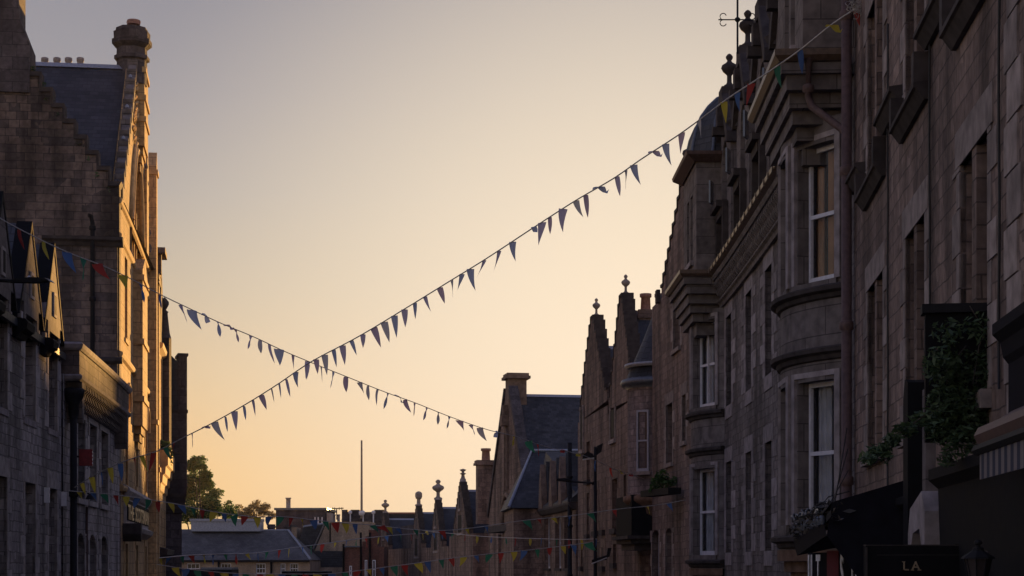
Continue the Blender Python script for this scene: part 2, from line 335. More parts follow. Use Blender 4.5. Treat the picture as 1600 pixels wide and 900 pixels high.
def wall(mb, fr, u0, u1, z0, z1, ops=(), rev=.28, step=1.2, n=0):
    us = {u0, u1}; zs = {z0, z1}
    for o in ops: us |= {o[0], o[1]}; zs |= {o[2], o[3]}
    us = sorted(us); x = [us[0]]
    for a in us[1:]:
        k = max(1, math.ceil((a-x[-1])/step)); b = x[-1]; x += [b+(a-b)*i/k for i in range(1, k+1)]
    zs = sorted(z for z in zs if z0 <= z <= z1)
    for a, b in zip(x, x[1:]):
        for c, d in zip(zs, zs[1:]):
            m, k = (a+b)/2, (c+d)/2
            if any(o[0] < m < o[1] and o[2] < k < o[3] for o in ops): continue
            mb.face([fr.P(a, n, c), fr.P(b, n, c), fr.P(b, n, d), fr.P(a, n, d)], [(a, c), (b, c), (b, d), (a, d)])
    for o in ops:
        a, b, c, d = o[:4]; arch = len(o) > 4 and o[4]
        def q(p0, p1): mb.face([fr.P(p0[0], n, p0[1]), fr.P(p1[0], n, p1[1]), fr.P(p1[0], n-rev, p1[1]), fr.P(p0[0], n-rev, p0[1])])
        q((a, c), (b, c))
        if not arch: q((a, c), (a, d)); q((b, c), (b, d)); q((a, d), (b, d))
        else:
            h = arch if isinstance(arch, float) else (b-a)/2; m = (a+b)/2; sp = d-h; q((a, c), (a, sp)); q((b, c), (b, sp)); K = 8
            pts = []
            for i in range(K+1):
                t = i/K
                if h > (b-a)*.62:    # pointed arch
                    s_ = min(t, 1-t)*2; pts.append((a+(b-a)*t, sp+h*(1-(1-s_)**1.9)))
                else: pts.append((m-(b-a)/2*math.cos(math.pi*t), sp+h*math.sin(math.pi*t)))
            for i in range(K): q(pts[i], pts[i+1])
            H2 = K//2; L_ = [(a, d)]+pts[:H2+1]; R_ = [(b, d)]+pts[H2:][::-1]
            for pl in (L_, R_): 
                for i in range(1, len(pl)-1): mb.face([fr.P(*(lambda e: (e[0], n, e[1]))(e)) for e in (pl[0], pl[i], pl[i+1])], [pl[0], pl[i], pl[i+1]])
def body(mb, fr, u0, u1, z0, z1, depth, n=0, step=3, top=True, rev=None):
    mb.face([fr.P(u0, n, z0), fr.P(u0, n, z1), fr.P(u0, -depth, z1), fr.P(u0, -depth, z0)])
    mb.face([fr.P(u1, n, z0), fr.P(u1, n, z1), fr.P(u1, -depth, z1), fr.P(u1, -depth, z0)])
    mb.face([fr.P(u0, -depth, z0), fr.P(u0, -depth, z1), fr.P(u1, -depth, z1), fr.P(u1, -depth, z0)])
    k = max(1, math.ceil((u1-u0)/step))
    for i in range(k):
        a, b = u0+(u1-u0)*i/k, u0+(u1-u0)*(i+1)/k
        if top: mb.face([fr.P(a, n, z1), fr.P(b, n, z1), fr.P(b, -depth, z1), fr.P(a, -depth, z1)])
def window(t, fr, a, b, c, d, n=-.2, mat='white_paint', glass='glass_dark', sill='dressed_grey', surr=None, bars=0, rail=True, nw=0, curtain=None, fw=.06, sillp=.08, sillh=.12, arch=False, wa=.17, wb=.42):
    mb = MB(); mid = (c+d)/2
    mb.box(fr, a, a+fw, n-.05, n, c, d); mb.box(fr, b-fw, b, n-.05, n, c, d)
    mb.box(fr, a+fw, b-fw, n-.05, n, c, c+fw*1.6); mb.box(fr, a+fw, b-fw, n-.05, n, d-fw*1.1, d)
    if rail: mb.box(fr, a+fw, b-fw, n-.055, n-.005, mid-fw*.45, mid+fw*.45)
    for k in range(bars):
        x = a+(b-a)*(k+1)/(bars+1); mb.box(fr, x-.014, x+.014, n-.045, n-.01, c+fw*1.6, d-fw*1.1)
    w = t.add(mb, 'window', mat)
    g = MB(); g.box(fr, a+.02, b-.02, n-.045, n-.033, c+.03, d-.03); t.add(g, 'pane', 'glass_clear' if curtain else glass, w)
    if curtain:
        cu = MB(); K = 26
        for x0, x1 in ((a, a+(b-a)*.45), (a+(b-a)*.55, b)) if curtain != 'warm_strips' else ((a+(b-a)*.14, a+(b-a)*.26), (a+(b-a)*.46, a+(b-a)*.6), (a+(b-a)*.84, b)):
            ra = [fr.P(x0+(x1-x0)*i/K, n-.2+.06*math.sin(i*1.9)*(1+.3*math.sin(i*.7)), c) for i in range(K+1)]; cu.grid([ra, [p+Vector((0, 0, d-c)) for p in ra]], smooth=True)
        t.add(cu, 'curtain', curtain, w)
        bk = MB(); bk.box(fr, a-.1, b+.1, n-.62, n-.6, c-.1, d+.1); t.add(bk, 'dark_room_sheet', 'black_panel', w)  # black sheet painted in for the unlit room behind the curtains
    if sill:
        s = MB(); s.box(fr, a-.1, b+.1, n, sillp, c-sillh, c-.002); t.add(s, 'sill', sill, w)
    if surr: surround(t, fr, a, b, c, d, surr, w, nw, arch, wa, wb)
    return w
def surround(t, fr, a, b, c, d, mat, par=None, n=0, arch=False, wa=.17, wb=.42):
    s = MB(); z = c; k = random.randint(0, 1); hh = .36; jb = [MB(), MB()]
    while z < d-.02:
        h = min(hh+random.uniform(-.05, .06), d-z)
        for x, sg in ((a, -1), (b, 1)):
            w = wa if (k+(sg > 0)) % 2 else wb
            u0, u1 = sorted((x, x+sg*w)); (jb[sg > 0] if arch else s).box(fr, u0, u1, n-.05, n+.012+random.random()*.004, z+.006, z+h-.006)
        z += h; k += 1
    if arch:
        for j in jb: t.add(j, 'jamb', mat, par)
        return
    s.box(fr, a-.24, b+.24, n-.05, n+.016, d, d+.34)
    return t.add(s, 'surround', mat, par)
def steps(uc, hl, hr, za, zl, zr, n=8, cap=.35):
    """crow-stepped outline from left foot over the apex to right foot"""
    pts = [(uc-hl, zl)]
    for i in range(n):
        f = (i+1)/(n+.6); z = zl+(za-zl)*f; u = uc-hl+(hl-cap)*i/n; pts += [(u, z), (uc-hl+(hl-cap)*(i+1)/n, z)]
    pts += [(uc-cap, za), (uc+cap, za)]
    for i in reversed(range(n)):
        f = (i+1)/(n+.6); z = zr+(za-zr)*f; u = uc+hr-(hr-cap)*i/n; pts += [(uc+hr-(hr-cap)*(i+1)/n, z), (u, z)]
    pts.append((uc+hr, zr)); return pts
def tread_ring(o, uc, k=.05, h=.1):
    q = o[1:-1]; out = [(u+(k if u > uc else -k), z+h) for u, z in q]
    return q+out[::-1]
def stepped_gable(t, fr, uc, hl, hr, za, zl, zr, mat, cmat, n=8, th=.38, nn=0, slits=None):
    g = MB(); o = steps(uc, hl, hr, za, zl, zr, n); g.prism(fr, o, nn-th, nn); t.add(g, 'gable', mat)
    c = MB(); c.prism(fr, tread_ring(o, uc), nn-th-.05, nn+.04); t.add(c, 'crow_steps', cmat)
FIN = [(.16, 0), (.17, .12), (.1, .16), (.075, .22), (.07, .42), (.1, .47), (.2, .56), (.25, .66), (.22, .76), (.1, .84), (.06, .9), (.1, .97), (.11, 1.03), (.06, 1.1), (.01, 1.13)]
def finial(t, p, h, mat='dressed_brown', w=1.0, kind=0):
    f = MB(); prof = FIN
    if kind == 1: prof = [(.2, 0), (.2, .1), (.11, .15), (.1, .5), (.16, .55), (.2, .72), (.19, .95), (.12, 1.05), (.02, 1.1)]
    if kind == 2: prof = [(.2, 0), (.18, .25), (.13, .32), (.09, .6), (.17, .66), (.2, .7), (.09, .76), (.08, .86), (.2, .98), (.2, 1.02), (.02, 1.1)]
    if kind == 3: prof = [(.16, 0), (.14, .3), (.08, .36), (.08, .55), (.24, .72), (.3, .84), (.27, .96), (.12, 1.04), (.02, 1.08)]
    s = h/1.12; f.lathe(p, [(r*s*w, z*s) for r, z in prof], 12); return t.add(f, 'finial', mat)
def chimney(t, fr, u0, u1, n0, n1, z0, z1, pots=2, mat='masonry_far', pot='clay_pot', ph=.55, cap=.14, pr=.13, name='chimney'):
    c = MB(); c.box(fr, u0, u1, n0, n1, z0, z1-.001)
    c.box(fr, u0-cap, u1+cap, n0-cap, n1+cap, z1-.32, z1-.16); c.box(fr, u0-cap*.6, u1+cap*.6, n0-cap*.6, n1+cap*.6, z1-.158, z1)
    ch = t.add(c, name, mat); along_n = abs(n1-n0) > abs(u1-u0)
    for k in range(pots):
        f = (k+.5)/pots; p = fr.P((u0+u1)/2 if along_n else u0+(u1-u0)*f, n0+(n1-n0)*f if along_n else (n0+n1)/2, z1)
        m = MB(); s = ph; m.lathe(p, [(pr, 0), (pr*.95, s*.1), (pr*.85, s*.75), (pr*1.1, s*.8), (pr*1.1, s), (pr*.75, s*.98)], 10); t.add(m, 'chimney_pot', pot, ch)
    return ch
def gable_roof(t, fr, uc, hl, hr, za, zl, zr, n0, n1, mat='slate_dark', ridge='lead_pale'):
    r = MB(); r.prism(fr, [(uc-hl, zl), (uc, za), (uc+hr, zr)], n0, n1); ro = t.add(r, 'roof', mat)
    if ridge:
        q = MB(); q.prism(fr, [(uc-.16, za-.1), (uc, za+.06), (uc+.16, za-.1)], n0, n1); t.add(q, 'ridge', ridge, ro)
    return ro
def leaves(mb, c, rad, n, size, seed=0, flat=.6):
    rg = random.Random(seed)
    for _ in range(n):
        while True:
            p = Vector((rg.uniform(-1, 1), rg.uniform(-1, 1), rg.uniform(-1, 1)))
            if p.length <= 1: break
        p = Vector((c[0]+p.x*rad[0], c[1]+p.y*rad[1], c[2]+p.z*rad[2])); s = size*rg.choice((.45, .7, .9, 1.1, 1.4, 1.9))
        a = Vector((rg.gauss(0, 1), rg.gauss(0, 1), rg.gauss(0, 1)*flat)).normalized(); b = a.cross(Vector((rg.gauss(0, 1), rg.gauss(0, 1), rg.gauss(0, 1)))).normalized()
        mb.face([p-a*s, p-b*s*.35, p+a*s, p+b*s*.35])
def text_obj(t, s, name, mat, loc, xdir, size, h=None, sx=1.0, parent=None, ext=.006, bold=0):
    cu = bpy.data.curves.new('text', 'FONT'); cu.body = s; cu.size = size; cu.extrude = ext; cu.align_x = 'LEFT'; cu.offset = bold
    tmp = bpy.data.objects.new('tmp', cu); COL.objects.link(tmp); dg = bpy.context.evaluated_depsgraph_get()
    me = bpy.data.meshes.new_from_object(tmp.evaluated_get(dg)); bpy.data.objects.remove(tmp)
    x = Vector((xdir[0], xdir[1], 0)).normalized(); zz = Vector((0, 0, 1)); nrm = x.cross(zz)
    M = Matrix(((x.x*sx, 0, nrm.x, 0), (x.y*sx, 0, nrm.y, 0), (0, 1, 0, 0), (0, 0, 0, 1)))
    base = Vector(t.o.location)
    for v in me.vertices: v.co = (M @ v.co) + Vector(loc) - base
    me.materials.clear(); me.materials.append(MATS[mat])
    o = bpy.data.objects.new(name, me); COL.objects.link(o); o.parent = parent or t.o; return o
# ---------------------------------------------------------------- plan of the street
RC = Fr([(3.3, 7), (3.56, 10), (3.99, 15), (4.41, 20), (4.89, 25.6), (5.02, 30), (5.12, 36), (5.17, 42), (5.1, 47), (4.93, 52), (4.62, 57), (3.95, 68), (3.2, 76), (2.2, 87), (.8, 97), (-1.4, 110), (-3.6, 125), (-5.95, 140), (-8.25, 155), (-12.9, 180), (-18, 205)], 1, 1.0)
LC = Fr([(-6.9, 10), (-7.8, 20), (-8.79, 30), (-9.45, 37.5), (-10.6, 48.3), (-11.9, 58), (-13.2, 67), (-14.8, 78), (-17, 92), (-21, 115), (-26, 140)], -1, 1.0)
def rY(Y): return RC.uY(Y)
def lY(Y): return LC.uY(Y)
# ground, road, pavements
g = MB(); ys = [-60, 0, 60, 120, 165, 260, 900, 4000]
g.grid([[(x, y, gz(y)-.02-(.0 if y < 900 else 4)) for x in (-3000, -60, 0, 60, 3000)] for y in ys]); setting(g, 'ground', 'pavement_stone')
g = MB(); yy = [5+5*i for i in range(33)]
g.grid([[(x, y, gz(y)+.004) for x in (LC.P(lY(y), 2.3, 0).x if y < 138 else LC.P(lY(138), 2.3, 0).x-(y-138)*.2, RC.P(rY(y), 2.1, 0).x)] for y in yy]); setting(g, 'road', 'road_asphalt')
for fr, fu, w, nm in ((RC, rY, 2.1, 'pavement_right'), (LC, lY, 2.3, 'pavement_left')):
    g = MB()
    rows = []
    for y in yy:
        if y > 138: continue
        a = fr.P(fu(y), -.1, 0); b = fr.P(fu(y), w, 0); z = gz(y)
        rows.append([(a.x, y, z-.1), (a.x, y, z+.13), (b.x, y, z+.13), (b.x, y, z-.1)])
    g.grid(rows, closed=True, cap=True); setting(g, nm, 'pavement_stone')

# ================================================================ RIGHT SIDE
# ---- R1: the near brown building with stepped string course
def R1():
    fr = RC; u0, u1 = rY(8), rY(25.55)
    t = T('sandstone_building', 'tall brown rubble building nearest on the right, paired windows above dark shopfronts', 'building', fr.P(u1, 0, gz(25)))
    ops = []; wins = []
    for ya, yb in ((22.25, 24.0), (18.6, 20.1), (15.0, 16.4), (11.4, 12.9)):
        a, b = rY(ya), rY(yb); m = (a+b)/2
        for (c, d, lv) in ((1.45, 3.64, 0), (4.98, 7.3, 1), (8.6, 10.6, 2)):
            for x0, x1 in ((a, m-.11), (m+.11, b)): ops.append((x0, x1, c, d)); wins.append((x0, x1, c, d, lv))
    w = MB(); wall(w, fr, u0, u1, .9, 13, ops, rev=.42); body(w, fr, u0, u1, .9, 13, 9); t.add(w, 'wall', 'rubble_brown')
    for x0, x1, c, d, lv in wins: window(t, fr, x0, x1, c, d, -.3, 'black_panel' if lv == 0 else 'grey_paint', 'glass_dim', sill=None)
    # dressed margins round every pair and mullions
    for ya, yb in ((22.25, 24.0), (18.6, 20.1), (15.0, 16.4), (11.4, 12.9)):
        a, b = rY(ya), rY(yb); m = (a+b)/2
        for (c, d) in ((1.45, 3.64), (4.98, 7.3), (8.6, 10.6)):
            surround(t, fr, a, b, c, d, 'dressed_brown')
            q = MB(); q.box(fr, m-.108, m+.108, -.24, -.02, c, d); t.add(q, 'mullion', 'red_mullion' if c < 2 else 'dressed_brown')
            if c < 2 or c > 8: q = MB(); q.box(fr, a-.15, b+.15, -.3, .09, c-.16, c-.002); t.add(q, 'sill', 'dressed_brown')
    # stepped string course: runs high between windows and drops beneath them
    s = MB(); prev = None
    prof = lambda z: [(0.002, z-.17), (.05, z-.17), (.13, z-.06), (.16, z-.05), (.16, z), (0.002, z+.02)]
    hi, lo = 5.42, 4.93; edges = [(rY(a)-.25, rY(b)+.25) for a, b in ((11.4, 12.9), (15.0, 16.4), (18.6, 20.1), (22.25, 24.0))]
    x = u0
    for a, b in edges:
        fr.sweep(s, x, a+.001, prof(hi)); fr.sweep(s, a, b, prof(lo)); s.box(fr, a+.001, a+.16, .002, .158, lo+.005, hi-.175); s.box(fr, b-.16, b-.001, .002, .158, lo+.005, hi-.175); x = b
    fr.sweep(s, x, u1, prof(hi)); t.add(s, 'string_course', 'sooty_stone')
    r = MB(); fr.sweep(r, u0, u1, [(.15, 13), (.15, 13.15), (-4.5, 17.5), (-9, 13)]); t.add(r, 'roof', 'slate_dark')
    # quoins at the near break and thin cable runs
    q = MB(); z = 1.0; k = 0; ub = rY(13.95)
    while z < 8: q.box(fr, ub-(.25 if k % 2 else .4), ub+(.28 if k % 2 else .16), .0, .02, z+.008, z+.4); z += .41; k += 1
    t.add(q, 'quoins', 'dressed_brown')
    c = MB()
    for Y, z0, z1 in ((18.15, .9, 9), (21.6, .9, 6.5), (14.4, 1.4, 7)):
        u = rY(Y); pts = [fr.P(u+.02*math.sin(i*1.3), .025, z0+(z1-z0)*i/14) for i in range(15)]; c.tube(pts, .012, 5)
    t.add(c, 'wall_cable', 'cable')
    # shopfront zone
    sh = MB(); sh.box(fr, u0, u1, -9, -.25, gz(8)-2, .9); t.add(sh, 'shop_wall', 'black_panel')
    fa = MB(); fr.sweep(fa, rY(18.6), u1, [(-.2, .1), (.1, .1), (.13, .55), (.22, .62), (.22, .7), (-.2, .78)]); fr.sweep(fa, u0, rY(16.9), [(-.2, -.2), (.1, -.2), (.13, .7), (.22, .78), (.22, .88), (-.2, .898)]); t.add(fa, 'shop_fascia', 'black_panel')
    for Y in (18.3, 21.3, 24.8, 14.6, 12.2): 
        p = MB(); u = rY(Y); p.box(fr, u-.22, u+.22, -.25, .12, gz(Y), .1); p.box(fr, u-.28, u+.28, -.25, .18, gz(Y), gz(Y)+.5); t.add(p, 'pilaster', 'sooty_stone')
    nf = MB(); fr.sweep(nf, u0, rY(13.5), [(0.002, .9), (.12, .9), (.12, 1.5), (.16, 1.55), (.18, 1.66), (.24, 1.72), (.24, 1.8), (0.002, 1.84)]); t.add(nf, 'near_fascia', 'black_canvas')
    for Ya, Yb in ((18.6, 21.0), (21.6, 24.5), (14.9, 17.9)):
        p = MB(); p.box(fr, rY(Ya), rY(Yb), -.248, -.2, gz(Ya)+.7, -.1); t.add(p, 'shop_window', 'glass_dark')
    # pale carved console at the shop's end: pier, swept shoulder and small arched niche
    b = MB(); ua = rY(17.45); ub = rY(18.25)
    sh_ = MB(); sh_.box(fr, ua+.45, ub-.12, -.2, .1, .72, 1.75); t.add(sh_, 'console_shaft', 'dressed_bay')
    b.prism(fr, [(ua-.3, -.9), (ua-.3, .5), (ua-.1, .7), (ub-.1, .55), (ub+.05, .3), (ub+.05, -.9), (ub-.1, -.9), (ub-.1, .1), (ub-.3, .3), (ua+.05, .34), (ua-.1, .15), (ua-.1, -.9)], -.2, .22)
    t.add(b, 'console', 'dressed_grey')
    n_ = MB(); n_.box(fr, ua-.09, ub-.11, -.2, .1, -.9, .29); t.add(n_, 'niche', 'black_panel')
    lp = MB(); lp.prism(fr, [(ub+.06, -2.5), (ub+.06, 1.85), (ub+.3, 1.9), (ub+.42, 1.7), (ub+.42, -2.5)], 0.002, .22); t.add(lp, 'shop_pilaster', 'black_panel')
R1()
# brown downpipe between R1 and R2
def pipe(name, label, fr, u, n, z0, z1, r, mat, head=False, cat='drainpipe', group=None, bracket=2.2, base=None):
    t = T(name, label, cat, fr.P(u, n, base if base is not None else z0), group)
    p = MB(); p.tube([fr.P(u, n, z0), fr.P(u, n, z1)], r, 10); t.add(p, 'pipe', mat)
    z = z0+.6
    while z < z1: k = MB(); k.lathe(fr.P(u, n, z), [(r*1.05, 0), (r*1.35, .02), (r*1.35, .12), (r*1.05, .14)], 10); t.add(k, 'collar', mat); z += bracket
    if head:
        h = MB(); h.lathe(fr.P(u, n, z1-.1), [(r, 0), (r*1.4, .1), (r*1.5, .3), (r*3, .5), (r*3.2, .62), (r*2.6, .66), (r*2.4, .6)], 8); t.add(h, 'rainwater_head', mat)
    return t
tp = pipe('drainpipe', 'thick brown downpipe with swan-neck branch, beside the near round bay', RC, rY(25.42), .13, -.1+.6, 8.6, .075, 'brown_pipe')
br = MB(); uu = rY(25.42)
br.tube([RC.P(uu+.45, .62, 7.3), RC.P(uu+.45, .62, 6.75), RC.P(uu+.42, .58, 6.6), RC.P(uu+.1, .2, 6.2), RC.P(uu+.02, .13, 6.1), RC.P(uu, .13, 5.9)], .055, 10)
br.lathe(RC.P(uu+.45, .62, 6.8), [(.06, 0), (.085, .02), (.085, .1), (.06, .12)], 10); tp.add(br, 'branch_pipe', 'brown_pipe')
# frayed wire knot where the bunting is tied
def knot():
    t = T('wire_tangle', 'frayed pale wire tangle at the top of the thick brown downpipe', 'wire', at(1335, 5, 24.9))
    m = MB(); rg = random.Random(3)
    for k in range(16):
        p = at(1335+rg.uniform(-10, 10), 4+rg.uniform(-6, 10), 24.8); pts = []
        for i in range(9): pts.append(p+Vector((math.sin(i*.8+k)*.07+rg.gauss(0, .01), .03*math.sin(i), math.cos(i*.8+k*1.3)*.06-.012*i)))
        m.tube(pts, .004, 4)
    t.add(m, 'wire', 'cord_white')
knot()

# ---- R2: the curved building with two bow bays and dormers
def bow(t, uc, half, sag, dz, zb, wins, winpx, curtain_top, curtain_low):
    fr = RC; K = 28; Rr = (half*half+sag*sag)/(2*sag); pts = []
    for i in range(K+1):
        x = -half+2*half*i/K; n = math.sqrt(max(0, Rr*Rr-x*x))-(Rr-sag); pts.append(tuple(fr.P(uc+x, n, 0).xy))
    bf = Fr(pts, 1); L = bf.len
    a = bf.upx(winpx[1], 0, 0, L*.45); b = bf.upx(winpx[0], 0, 0, L*.45); wd = b-a
    spans = [(a, b), (L/2-wd*.5, L/2+wd*.5), (L-b, L-a)]
    spans = [spans[0]] + [s for s in spans[1:] if s[0] > b+.15]
    if len(spans) == 3 and spans[2][0] < spans[1][1]+.15: spans = [spans[0], spans[2]]
    ops = [(x0, x1, c, d) for x0, x1 in spans for c, d in wins]
    w = MB(); wall(w, bf, 0, L, zb, 6.55+dz, ops, rev=.3, step=.25); w.plan(pts, 6.53+dz, 6.55+dz); w.plan(pts, zb, zb+.02); bay = t.add(w, 'bow_bay', 'dressed_bay')
    for x0, x1 in spans:
        for k, (c, d) in enumerate(wins):
            window(t, bf, x0+.02, x1-.02, c, d, -.17, 'white_paint', sill='dressed_bay', curtain=(curtain_top if k else curtain_low), bars=1 if (dz < -.1 and k) else 0, fw=.065, sillp=.05)
            m = MB()       # architrave moulding round each opening
            for q in ((x0-.14, x0-.04, c, d+.14), (x1+.04, x1+.14, c, d+.14)): m.box(bf, q[0], q[1], -.02, .045, q[2], q[3])
            m.box(bf, x0-.04, x1+.04, -.02, .045, d+.06, d+.14); t.add(m, 'architrave', 'dressed_grey', bay)
    for z in (4.02, 3.12, .36):
        z += dz; s = MB(); bf.sweep(s, 0, L, [(0.002, z-.14), (.05, z-.12), (.07, z-.06), (.15, z-.03), (.16, z+.03), (.1, z+.06), (0.002, z+.06)], .2); t.add(s, 'string_course', 'sooty_stone', bay)
    c = MB()             # moulded corbel that carries the bay
    for k in range(5):
        z1 = .2+dz-k*.17; f = 1-.13*k; 
        ring = []
        for i in range(K+1):
            x = (-half+2*half*i/K)*f; n = (math.sqrt(max(0, Rr*Rr-(x/f)**2))-(Rr-sag))*f+.05; ring.append(tuple(fr.P(uc+x, n, 0).xy))
        c.plan(ring, z1-.165, z1)
    t.add(c, 'corbel', 'warm_corbel', bay)
    # square oriel on top with stepped corbel, gutter, window slot and bell-cast roof
    N_ = .92; h = half*.98; z0 = 7.38+dz
    def rect(h_, n_): return [tuple(fr.P(uc-h_, 0, 0).xy), tuple(fr.P(uc-h_, n_, 0).xy), tuple(fr.P(uc+h_, n_, 0).xy), tuple(fr.P(uc+h_, 0, 0).xy)]
    c = MB()
    for k, (hh, nn, za, zc) in enumerate(((h*.55, .6, -1.42, -1.12), (h*.7, .72, -1.118, -.92), (h*.8, .8, -.918, -.72), (h*.9, .86, -.718, -.5), (h, .92, -.498, -.28), (h+.08, 1.0, -.278, -.12))):
        c.plan(rect(hh, nn), z0+za, z0+zc)
    t.add(c, 'oriel_corbel', 'dressed_bay')
    gu = MB(); gu.sweep(rect(h+.02, N_+.02), [(.02, z0-.11), (.1, z0-.11), (.17, z0-.04), (.17, z0+.05), (.12, z0+.05), (.05, z0+.02), (.02, z0+.02)]); t.add(gu, 'gutter', 'gutter_metal')
    of = Fr([fr.P(uc-h*.86, 0, 0).xy, fr.P(uc-h*.86, .62, 0).xy], 1)
    b_ = MB(); zt = z0+2.9; hw = h*.86; nn = .66
    ff = Fr([fr.P(uc-hw, nn, 0).xy, fr.P(uc+hw, nn, 0).xy], 1); Lf = ff.len
    op = [(Lf*.5-.62, Lf*.5-.12, z0+.45, z0+2.1), (Lf*.5+.12, Lf*.5+.62, z0+.45, z0+2.1)]
    wall(b_, ff, 0, Lf, z0-.1, zt, op, rev=.2)
    for u in (0, Lf): b_.face([ff.P(u, 0, z0-.1), ff.P(u, 0, zt), ff.P(u, -nn-.5, zt), ff.P(u, -nn-.5, z0-.1)])
    b_.face([ff.P(0, 0, zt), ff.P(Lf, 0, zt), ff.P(Lf, -nn-1, zt), ff.P(0, -nn-1, zt)]); ori = t.add(b_, 'oriel', 'dressed_bay')
    for o_ in op: window(t, ff, o_[0], o_[1], o_[2], o_[3], -.13, 'grey_paint', sill='dressed_grey', surr=None)
    ev = MB(); ev.sweep([tuple(fr.P(uc-hw, -.2, 0).xy), tuple(fr.P(uc-hw, nn, 0).xy), tuple(fr.P(uc+hw, nn, 0).xy), tuple(fr.P(uc+hw, -.2, 0).xy)], [(-.1, zt+.001), (.05, zt-.16), (.26, zt-.02), (.28, zt+.06), (-.1, zt+.1)]); t.add(ev, 'oriel_eaves', 'brown_pipe')
    dm = MB(); ctr = fr.P(uc, -.35, 0); rows = []
    for f, z in ((1.0, 0), (.96, .15), (.92, .4), (.85, .75), (.73, 1.05), (.54, 1.35), (.32, 1.6), (.06, 1.75)):
        ring = []
        for (x, n) in ((-hw-.05, -1.2), (-hw-.05, nn*.4), (-hw*.6, nn+.08), (hw*.6, nn+.08), (hw+.05, nn*.4), (hw+.05, -1.2)):
            q = fr.P(uc+x, n, 0); ring.append((ctr.x+(q.x-ctr.x)*f, ctr.y+(q.y-ctr.y)*f, zt+.08+z))
        rows.append(ring)
    dm.grid(rows, closed=True, cap=True); rf = t.add(dm, 'bell_roof', 'slate_blue')
    hp = MB()
    for j in range(6): hp.tube([r_[j] for r_ in rows], .045, 6)
    t.add(hp, 'hip_rolls', 'lead', rf)
